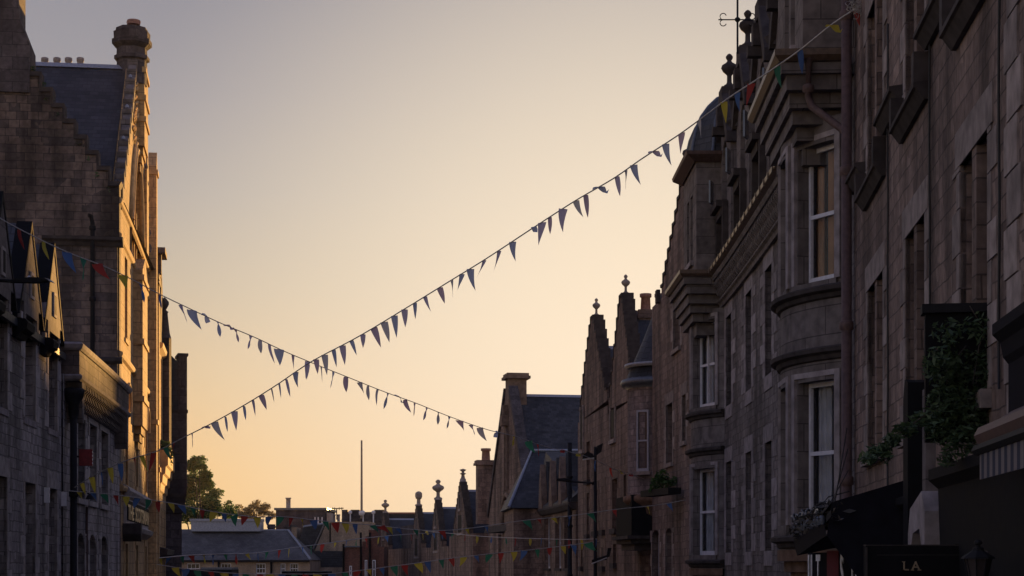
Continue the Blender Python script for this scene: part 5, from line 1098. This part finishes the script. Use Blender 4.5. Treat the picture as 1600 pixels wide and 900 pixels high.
# ================================================================ STREET FURNITURE
def lamps():
    fr = RC; Y = 66; x = (930-CX)/FPX*Y; z = lambda py: (HY-py)/FPX*Y
    t = T('street_lamp', 'tall black lamp column with long thin arm and floodlights before the crow-stepped gables', 'street lamp', (x, Y, gz(Y)))
    m = MB(); m.tube([(x, Y, gz(Y)), (x, Y, z(698))], [.085, .055], 10); m.lathe((x, Y, gz(Y)), [(.16, 0), (.16, .8), (.1, .95)], 10); t.add(m, 'pole', 'black_iron')
    xa = (870-CX)/FPX*Y
    m = MB(); m.tube([(x, Y, z(755)), (x-.7, Y, z(753)), (xa, Y, z(750))], .035, 8); m.tube([(x, Y, z(752)), (x-.12, Y, z(757))], .05, 6); t.add(m, 'arm', 'black_iron')
    m = MB(); m.prism(Fr([(xa-.02, Y), (xa+.55, Y)]), [(0, z(751)), (0.03, z(748)), (.3, z(747)), (.55, z(750)), (.5, z(752))], -.12, .12); t.add(m, 'lamp_head', 'black_iron')
    for px, py, a in ((919, 716, .0), (937, 702, 1.0), (948, 874, .3)):
        c = at(px, py, Y); m = MB(); q = Fr([(c.x-.2, Y), (c.x+.2, Y)])
        if a == 1: m.prism(q, [(.05, c.z-.25), (.25, c.z-.1), (.32, c.z+.22), (.1, c.z+.12)], -.12, .12)
        elif a == 0: m.prism(q, [(-.02, c.z-.02), (.42, c.z+.03), (.36, c.z+.16), (.18, c.z+.24), (.04, c.z+.15)], -.14, .14)
        else: m.prism(q, [(-.35, c.z-.12), (.3, c.z+.1), (.38, c.z+.42), (.24, c.z+.42), (.2, c.z+.16), (-.35, c.z-.02)], -.08, .08)
        m.tube([c, (x, Y, c.z)], .03, 6); h = t.add(m, 'floodlight', 'black_iron')
        if a != 1:
            m = MB(); m.prism(q, [(.0, c.z-.07), (.42, c.z-.02), (.42, c.z+.02), (.0, c.z-.03)] if a == 0 else [(-.35, c.z-.18), (.2, c.z+.04), (.2, c.z+.08), (-.35, c.z-.14)], -.12, .12); t.add(m, 'lens', 'lamp_glass', h)
lamps()
pipe('drainpipe', 'thick black downpipe where the crow-stepped gables meet the dark slate roof', RC, RC.upx(899), .25, gz(79), (HY-690)/FPX*79.5, .1, 'black_iron')
def leftlamp():
    Y = 29.5; z = lambda py: (HY-py)/FPX*Y; xw = LC.P(lY(Y), 0, 0).x
    t = T('wall_lamp', 'slim black street lantern arm reaching out from the dormered terrace on the left', 'street lamp', (xw, Y, z(440)))
    m = MB(); m.tube([(xw, Y, z(437)), (-8.0, Y, z(440)), (-7.62, Y, z(439))], .03, 8); t.add(m, 'arm', 'black_iron')
    q = Fr([(-8.1, Y), (-7.5, Y)]); m = MB(); m.prism(q, [(-.18, z(441)), (-.1, z(437)), (.2, z(434)), (.42, z(435)), (.5, z(439)), (.3, z(442))], -.09, .09); h = t.add(m, 'lamp_head', 'black_iron')
    m = MB(); m.prism(q, [(.41, z(434.6)), (.52, z(438)), (.56, z(442)), (.48, z(439.5))], -.08, .08); t.add(m, 'lens', 'lamp_glass', h)
    m = MB(); m.lathe((-7.95, Y, z(436.5)), [(.03, 0), (.04, .03), (.01, .06)], 8); t.add(m, 'sensor', 'lamp_glass', h)
leftlamp()
# hanging sign LA, banner, lantern, dark ivy panel, awnings
def signs():
    fr = RC; Y = 15.9; k = Y/FPX; X = lambda px: (px-CX)*k; Z = lambda py: (HY-py)*k
    f = Fr([(X(1351), Y), (X(1508), Y)], -1); f.side = 1 if f.P(0, 1, 0).y < Y else -1
    if f.P(0, 1, 0).y > Y: f.side = -f.side
    t = T('hanging_sign', 'large black projecting shop sign with the gold letters LA, facing us low on the right', 'sign', (X(1430), Y, Z(960)))
    m = MB(); m.box(f, 0, f.len, -.05, .05, Z(960), Z(853)); b = t.add(m, 'board', 'black_panel')
    m = MB(); m.box(f, 0, .015, .05, .062, Z(958), Z(855)); m.box(f, 0, f.len, -.055, .055, Z(853)+.001, Z(851)); t.add(m, 'edge_trim', 'sooty_stone', b)
    m = MB(); m.box(f, X(1368)-X(1351), X(1500)-X(1351), .05, .053, Z(867.6), Z(866.8)); t.add(m, 'gold_line', 'sooty_stone', b)
    text_obj(t, 'L', 'lettering', 'dull_gold', f.P(X(1408)-X(1351), .054, Z(891)), f.P(1, 0, 0)-f.P(0, 0, 0), (14/.70)*k, parent=b, bold=.001); text_obj(t, 'A', 'lettering', 'dull_gold', f.P(X(1422)-X(1351), .054, Z(891)), f.P(1, 0, 0)-f.P(0, 0, 0), (14/.70)*k, parent=b, bold=.001)
    m = MB()
    for px, w in ((1407.2, 4), (1407.2, 11), (1421, 5), (1431.5, 5.5)): m.box(f, X(px)-X(1351), X(px+w)-X(1351), .054, .06, Z(891.4), Z(890))
    m.box(f, X(1407.2)-X(1351), X(1412.2)-X(1351), .054, .06, Z(878.4), Z(877.2)); t.add(m, 'serifs', 'dull_gold', b)
    m = MB(); m.tube([f.P(f.len-.1, 0, Z(853)), f.P(f.len+.35, 0, Z(853))], .02, 6); t.add(m, 'bracket', 'black_iron')
    # banner with tall white letters, angled, further off
    Y = 20.6; k = Y/FPX; X = lambda px: (px-CX)*k
    f = Fr([(X(1298), Y+1.6), (X(1352), Y)], -1)
    if f.P(0, 1, 0).y > f.P(0, 0, 0).y: f.side = 1
    t = T('shop_banner', 'dark banner with tall white letters and red stripe, left of the LA sign', 'sign', tuple(f.P(.4, 0, -1.2)))
    m = MB(); m.box(f, 0, f.len, -.03, 0, -1.2, .13); b = t.add(m, 'panel', 'black_panel')
    m = MB(); m.box(f, f.len*.36, f.len*.56, .001, .008, -1.2, .15); t.add(m, 'stripe', 'red_in_shade', b)
    for s_, fx, sz, sx in (('U', .02, .62, .28), ('T', .17, .62, .32), ('S', .6, .66, .3), ('O', .79, .66, .26)):
        text_obj(t, s_, 'lettering', 'white_letters', f.P(f.len*fx, .01, -.33), f.P(1, 0, 0)-f.P(0, 0, 0), sz, sx=sx, parent=b, bold=.012)
    # lantern
    Y = 13.2; k = Y/FPX; c = ((1528-CX)*k, Y); Z = lambda py: (HY-py)*k
    t = T('wall_lantern', 'old four-sided black glass lantern with ball finial, right of the LA sign', 'lantern', (c[0], Y, Z(912)))
    m = MB(); m.lathe((c[0], Y, Z(873)), [(.125, 0), (.118, .012), (.045, .06), (.04, .08), (.02, .085), (.015, .1), (.03, .11), (.03, .125), (.01, .14)], 8, False, R(22.5)); t.add(m, 'roof', 'black_iron')
    m = MB(); m.lathe((c[0], Y, Z(912)), [(.055, 0), (.095, .182)], 8, False, R(22.5)); t.add(m, 'glass', 'glass_dim')
    m = MB()
    for i in range(8): a = R(22.5+45*i); m.tube([(c[0]+.057*math.cos(a), Y+.057*math.sin(a), Z(912)), (c[0]+.1*math.cos(a), Y+.1*math.sin(a), Z(873))], .005, 4)
    m.tube([(c[0], Y, Z(912)), (c[0], Y, Z(920)), (c[0]+.45, Y, Z(925))], .015, 6); t.add(m, 'cage', 'black_iron')
    # black board overgrown with ivy
    Y = 15.2; k = Y/FPX; X = lambda px: (px-CX)*k; Z = lambda py: (HY-py)*k
    f = Fr([(X(1446), Y), (X(1562), Y-.1)], -1)
    if f.P(0, 1, 0).y > f.P(0, 0, 0).y: f.side = 1
    t = T('shop_sign', 'black projecting box panel half hidden by trailing ivy', 'sign', (X(1500), Y, Z(700)))
    m = MB(); m.box(f, 0, f.len, -.14, 0, Z(690), Z(490)); t.add(m, 'panel', 'black_panel'); m = MB(); m.box(f, -.03, f.len+.03, -.18, .05, Z(490)+.001, Z(476)); t.add(m, 'top_ledge', 'black_iron')
    t = T('trailing_ivy', 'dark green ivy spilling over the black projecting panel with one branch reaching left', 'plant', (X(1500), Y-.1, Z(700)))
    lv = MB(); rg = random.Random(8)
    for px, py, rx, rz, n in ((1480, 520, .13, .13, 90), (1530, 510, .15, .12, 90), (1470, 570, .16, .18, 260), (1510, 580, .2, .2, 320), (1550, 570, .14, .2, 240), (1480, 630, .17, .2, 340), (1520, 640, .2, .2, 340), (1465, 670, .12, .14, 160), (1500, 690, .16, .16, 260), (1530, 690, .12, .14, 160), (1480, 715, .08, .09, 70), (1440, 655, .1, .07, 120), (1415, 672, .1, .06, 130), (1395, 688, .08, .06, 130), (1375, 703, .1, .06, 150), (1356, 717, .07, .05, 80), (1385, 715, .05, .06, 60)):
        leaves(lv, at(px, py, Y-.12+rg.uniform(-.1, .1)), (rx, .12, rz), int(n*1.5), .026, rg.randint(0, 9999))
    t.add(lv, 'foliage', 'leaf_dark')
    m = MB()
    m.tube([at(1470, 640, Y-.1), at(1440, 652, Y-.1), at(1400, 682, Y-.1), at(1350, 722, Y-.1)], .008, 5)
    for x0, y0, x1, y1, x2, y2 in ((1480, 600, 1478, 555, 1462, 545), (1520, 600, 1530, 540, 1550, 500), (1525, 600, 1535, 510, 1515, 478), (1540, 600, 1560, 560, 1580, 540), (1500, 590, 1485, 570, 1510, 540)): m.tube([at(x0, y0, Y-.15), at(x1, y1, Y-.18), at(x2, y2, Y-.2)], .005, 4)
    t.add(m, 'stems', 'bark')
    # retractable awning at the right edge
    u0, u1 = rY(8.6), rY(12.95)
    t = T('striped_awning', 'folded shop awning with pale and navy striped valance at the right edge', 'awning', fr.P(u1, .3, .6))
    m = MB(); fr.sweep(m, u0, u1, [(.201, .92), (.36, .86), (.44, .86), (.47, .92), (.44, .98), (.36, 1.0), (.201, 1.1)], .8); t.add(m, 'cassette', 'brown_pipe')
    m = MB(); fr.sweep(m, u0, u1, [(.36, .78), (.46, .78), (.49, .81), (.47, .85), (.36, .85)], .8); t.add(m, 'front_rail', 'black_iron')
    m = MB(); fr.sweep(m, u0, u1-.12, [(.44, .60), (.447, .60), (.447, .779), (.44, .779)], .5); t.add(m, 'valance', 'striped_cloth')
    # folded canopy draped with lights, beyond the banner
    ua, ub = rY(19.3), rY(23.9)
    t = T('draped_canopy', 'black canopy draped with dry foliage and light strings below the near round bay', 'canopy', fr.P(rY(22), 0, -.2))
    m = MB(); m.grid([[fr.P(ua+(ub-ua)*i/10, 0.0, .93-.02*i) for i in range(11)], [fr.P(ua+(ub-ua)*i/10, .9, .66-.02*i) for i in range(11)], [fr.P(ua+(ub-ua)*i/10, 1.0, .52-.02*i) for i in range(11)], [fr.P(ua+(ub-ua)*i/10, .95, .3-.02*i) for i in range(11)], [fr.P(ua+(ub-ua)*i/10, 0.0, .5-.02*i) for i in range(11)]], cap=False)
    m.face([fr.P(ua, 0, .93), fr.P(ua, .9, .66), fr.P(ua, .95, .3), fr.P(ua, 0, -1.0)]); t.add(m, 'cover', 'black_canvas')
    m = MB()
    for i in range(26):
        u = ua+(ub-ua)*rg.random(); m.tube([fr.P(u+j*.14, .93+.1*rg.random(), .66-.12*rg.random()-.035*j*0) for j in range(4)], .013, 4)
    for i in range(12):
        u = ua+(ub-ua)*i/12; m.lathe(fr.P(u, 1.0, .42), [(.02, 0), (.045, .03), (.03, .09), (.01, .1)], 6)
    t.add(m, 'light_string', 'lead')
    lv = MB()
    for i in range(24): leaves(lv, fr.P(ua+(ub-ua)*i/24, .9, .55-.02*i*.3), (.2, .2, .14), 45, .04, i)
    t.add(lv, 'dry_foliage', 'leaf_dry')
    m = MB(); m.box(fr, ua, ub, -.1, .06, -3, .45); t.add(m, 'fascia', 'black_panel')
    m = MB(); m.tube([fr.P(ub+.3, .9, .35), fr.P(ub, 1.0, .4), fr.P(ub-.8, 1.02, .45)], .02, 5)
    for k_ in range(4): m.tube([fr.P(rY(24.9)+.1*k_, .15, 1.0+.3*k_), fr.P(rY(24.3)-.2*k_, .5, .9-.1*k_), fr.P(rY(23.5), .8, .6)], .008, 4)
    t.add(m, 'loose_cables', 'cable')
    # planter on the ledge by the turret
    t = T('window_box', 'green planted window box on the dark ledge right of the round turret corbel', 'planter', at(1035, 780, 53))
    f = Fr([at(1018, 770, 54).xy, at(1062, 770, 51.5).xy], 1); m = MB(); m.box(f, .0, f.len, -.05, .35, (HY-775)/FPX*53, (HY-765)/FPX*53)
    if f.P(0, 1, 0).y > f.P(0, 0, 0).y: f.side = -1; m = MB(); m.box(f, .0, f.len, -.05, .35, (HY-775)/FPX*53, (HY-765)/FPX*53)
    t.add(m, 'trough', 'black_iron'); lv = MB()
    for px, py, r_, n in ((1026, 755, .2, 160), (1034, 745, .22, 180), (1042, 757, .2, 150), (1052, 752, .12, 60), (1022, 765, .15, 90)): leaves(lv, at(px, py, 53), (r_, .2, r_*1.1), n, .06, px)
    t.add(lv, 'foliage', 'leaf_green')
    # door canopy lamp under the turret
    t = T('dark_doorway', 'dark recessed niche with moulded base under the round turret corbel', 'doorway', at(990, 880, 60))
    f = Fr([at(983, 860, 62.2).xy, at(1008, 860, 58.6).xy], 1)
    if f.P(0, 1, 0).x > f.P(0, 0, 0).x: f.side = -1
    zz = lambda py: (HY-py)/FPX*60.4
    m = MB(); m.box(f, 0, f.len, -.5, .45, zz(838), zz(776)); t.add(m, 'recess', 'black_panel')
    m = MB(); m.box(f, -.15, f.len+.1, -.5, .6, zz(843), zz(838)-.001); m.box(f, .0, f.len-.1, -.5, .45, zz(850), zz(843)-.002); m.box(f, .2, f.len-.4, -.5, .3, zz(860), zz(850)-.003); t.add(m, 'moulded_base', 'sooty_stone')
signs()

# ================================================================ BUNTING
FL = {}
def flag_mesh(col, var):
    if (col, var) in FL: return FL[(col, var)]
    rg = random.Random(var*13+1); mb = MB(); K, J = 8, 4; curl = [.15, .5, -.45, .9, -.2, 1.5, .3][var]; lean = [.06, .2, -.15, .35, .5, .5, -.3][var]
    rows = []
    for i in range(K+1):
        f = i/K; w = (1-f**1.5)*.5+.004; ang = curl*f*1.2
        cx, cz = 1.6*lean*f**1.6+.3*math.sin(f*2.2)*curl, -(f-.1*f*f*abs(curl))*1.0
        rows.append([Vector((cx+(2*j/J-1)*w*math.cos(ang), (2*j/J-1)*w*math.sin(ang)+.06*math.sin(j*1.7+f*3)*(1-f)+.15*curl*f*f, cz)) for j in range(J+1)])
    if var == 5: rows = [[p if i == 0 else Vector((p.x*1.2, p.y, .12*math.sin(i*.9)-.02*i)) for p in r] for i, r in enumerate(rows)]
    mb.grid(rows, smooth=True); tmp = mb.build('pennant', 'cloth_'+col); me = tmp.data; bpy.data.objects.remove(tmp); FL[(col, var)] = me; return me
CYC = ['yellow', 'blue', 'green', 'red']
def bunting(label, wp, A, B, flags, size, width, tw, cyc=CYC, sky=None, cordr=.008, seed=1):
    """wp: where the cord hangs; A,B: its two ends in plan; flags: places along it"""
    rg = random.Random(seed); A = Vector(A); B = Vector(B); D = B-A
    def pl(px):
        k = (px-CX)/FPX; s = (k*A.y-A.x)/(D.x-k*D.y); return A+D*s
    def py(px):
        for i in range(len(wp)-1):
            if wp[i][0] <= px <= wp[i+1][0]: break
        p0, p1, p2, p3 = wp[max(i-1, 0)], wp[i], wp[i+1], wp[min(i+2, len(wp)-1)]
        t = (px-p1[0])/(p2[0]-p1[0]); m1 = (p2[1]-p0[1])/max(1, p2[0]-p0[0])*(p2[0]-p1[0]); m2 = (p3[1]-p1[1])/max(1, p3[0]-p1[0])*(p2[0]-p1[0])
        return (2*t**3-3*t*t+1)*p1[1]+(t**3-2*t*t+t)*m1+(-2*t**3+3*t*t)*p2[1]+(t**3-t*t)*m2
    def W3(px): q = pl(px); return Vector((q.x, q.y, (HY-py(px))/FPX*q.y))
    a, b = wp[0][0], wp[-1][0]; pts = [W3(a+(b-a)*i/90) for i in range(91)]
    t = T('bunting', label, 'bunting', pts[0], 'strings of triangular bunting over the street')
    m = MB(); m.tube(pts, cordr, 5); t.add(m, 'cord', 'cord_white'); ang = math.atan2(D.y, D.x)
    for i, f in enumerate(flags):
        px = f[0] if isinstance(f, tuple) else f+rg.uniform(-3, 3); c = f[1] if isinstance(f, tuple) and f[1] else None; var = f[2] if isinstance(f, tuple) and len(f) > 2 else rg.choice([0, 1, 2, 3, 0, 4, 1, 6])
        if c is None: c = sky[i % len(sky)] if sky and 1 else cyc[i % len(cyc)]  # flags against the sky take the cloths tinted for backlight
        p = W3(px); o = bpy.data.objects.new('pennant', flag_mesh(c, var)); COL.objects.link(o); o.parent = t.o; o.location = p-pts[0]-Vector((0, 0, cordr*.6))
        s = size*rg.uniform(.75, 1.12); o.scale = (width*s/size*rg.uniform(.85, 1.1), width, s); o.rotation_euler = (rg.gauss(0, .16), rg.gauss(0, .14), ang+rg.uniform(*tw)*rg.choice([1, 1, -1]))
    return t
wA = [(107, 768), (150, 741), (205, 717), (243, 706), (290, 682), (330, 662), (380, 634), (430, 603), (485, 566), (560, 526), (640, 478), (700, 441), (760, 404), (830, 358), (900, 313), (960, 278), (1000, 250), (1060, 211), (1100, 182), (1140, 152), (1200, 113), (1250, 78), (1300, 38), (1345, 8)]
fA = [(1152, 'blue', 4), (1040, None, 4), (978, None, 2), (915, None, 1), (880, None, 4), (832, None, 5), (780, None, 2), (722, None, 2), (1337, 'red', 3), (1296, 'yellow', 5), (1250, 'blue', 1), (1214, 'green', 4), (1174, 'red', 2), (1131, 'yellow', 0), (1092, None, 2), (1065, None, 2), (1018, None, 5), (990, None, 4), (964, None, 1), (932, None, 5), (900, None, 4), (859, None, 1), (847, None, 2), (801, None, 4), (757, None, 2), (735, None, 4), (706, None, 2), (687, None, 1), (664, None, 4), (648, None, 0), (632, None, 1), (616, None, 0), (600, None, 1), (584, None, 0), (567, None, 1), (549, None, 0), (535, None, 1), (521, None, 0), (507, None, 0), (494, None, 1), (480, None, 0), (462, None, 4), (447, None, 1), (436, None, 0), (424, None, 0), (408, None, 1), (395, None, 0), (381, None, 1), (366, None, 0), (352, None, 1), (335, None, 4), (318, None, 5), (300, None, 2), (272, 'red', 2), (258, 'green', 3), (240, 'red', 0), (222, 'yellow', 4), (210, 'red', 2), (188, 'blue', 1), (172, 'yellow', 1), (158, 'blue', 0), (143, 'yellow', 1), (128, 'yellow', 3), (114, 'yellow', 4)]
bunting('long bunting string climbing from the funnel-headed downpipe to the near brown building', wA, (-9.2, 37.9), (4.85, 24.9), fA, .36, .135, (.1, .5), sky=['violet', 'slate', 'grey', 'mauve', 'violet', 'slate'], cordr=.011, seed=4)
wF = [(-30, 318), (0, 341), (60, 373), (110, 396), (160, 415), (205, 436), (250, 460), (300, 484), (345, 505), (400, 528), (440, 547), (485, 566), (540, 588), (600, 612), (650, 630), (700, 650), (760, 671), (805, 682), (850, 697), (912, 712), (960, 733), (1006, 748)]
fF = [(300, None, 4), (354, None, 5), (421, None, 4), (575, None, 2), (606, None, 3), (633, None, 4), (30, 'red', 4), (68, 'yellow', 4), (105, 'blue', 4), (130, 'green', 3), (152, 'red', 4), (192, 'yellow', 1), (220, 'blue', 3), (250, 'blue', 4), (282, None, 1), (318, None, 5), (340, None, 3), (368, None, 3), (392, None, 3), (407, 'grey', 2), (436, None, 0), (458, None, 0), (481, None, 0), (502, 'grey', 0), (521, None, 1), (541, None, 2), (562, 'grey', 1), (590, None, 4), (620, 'grey', 5), (648, None, 1), (667, None, 3), (685, None, 3), (702, None, 3), (718, None, 3), (736, None, 3), (750, None, 4), (775, None, 5), (803, 'yellow', 3), (826, 'green', 4), (840, 'red', 1), (880, 'red', 5), (905, 'yellow', 5), (930, 'blue', 4), (954, 'red', 4), (968, 'yellow', 5), (988, 'red', 5)]
bunting('bunting string sloping down from the left dormers to the round turret', wF, (-9.0, 30), (4.4, 57), fF, .36, .27, (.1, .5), sky=['slate', 'mauve', 'violet', 'grey'], cordr=.010, seed=6)
wC = [(107, 767), (178, 773), (267, 786), (330, 799), (402, 808), (436, 807), (514, 815), (598, 822), (640, 827), (690, 829), (745, 824), (820, 813), (892, 806), (962, 796), (1028, 789), (1072, 781)]
bunting('bunting string running nearly level from the left downpipe to the far bow bay', wC, (-9.2, 37.9), (4.5, 45), [(x, None) for x in (124, 145, 162, 181, 197, 215, 232, 247, 267, 283, 301, 316, 335, 350, 366, 383, 402, 420, 438, 455, 472, 490, 508, 524, 540, 555)]+[(x, None, 3) for x in (582, 595, 608, 622, 650, 690, 730, 760, 822, 842, 865, 890, 922, 960, 1012, 1045)], .25, .17, (-.5, .6), cordr=.009, seed=8)
wD = [(238, 873), (292, 868), (340, 866), (400, 864), (450, 857), (510, 849), (560, 842), (620, 836), (690, 832)]
bunting('bunting string rising from the slim golden house towards the far gables', wD, (-12.7, 63.2), (-4.2, 107), [x for x in range(250, 690, 17)], .42, .33, (-.5, .35), cordr=.02, seed=10)
wE = [(245, 882), (300, 890), (370, 896), (450, 897), (520, 896), (580, 889), (650, 880), (700, 873), (760, 866), (830, 859), (880, 853), (935, 846)]
bunting('lowest bunting string, sagging from the left houses up to the black lamp column', wE, (-11.9, 60), (3.07, 66), [(274, 'yellow', 4)]+list(range(290, 930, 19)), .37, .27, (-.5, .35), cordr=.014, seed=12)
wG = [(660, 829), (700, 833), (740, 837), (790, 840), (850, 842), (900, 843), (932, 842)]
bunting('short bunting string along the right houses ending at the black lamp column', wG, (-5.8, 116), (3.07, 66), list(range(668, 930, 20)), .40, .36, (-.5, .35), cordr=.014, seed=14)
wH = [(248, 886), (275, 884), (330, 886), (420, 890), (520, 896), (600, 899)]

# ================================================================ AIR
m = bpy.data.materials.new('air'); m.use_nodes = True; m.node_tree.nodes.clear(); MATS['air'] = m
o_ = m.node_tree.nodes.new('ShaderNodeOutputMaterial'); v_ = m.node_tree.nodes.new('ShaderNodeVolumePrincipled'); m.node_tree.links.new(v_.outputs[0], o_.inputs['Volume'])
v_.inputs['Color'].default_value = (.9, .88, .86, 1); v_.inputs['Density'].default_value = .00013; v_.inputs['Anisotropy'].default_value = .35
h = MB(); h.hexa([(-90, -30, -17), (90, -30, -17), (90, 240, -17), (-90, 240, -17), (-90, -30, 20), (90, -30, 20), (90, 240, 20), (-90, 240, 20)]); setting(h, 'haze', 'air', 'stuff')
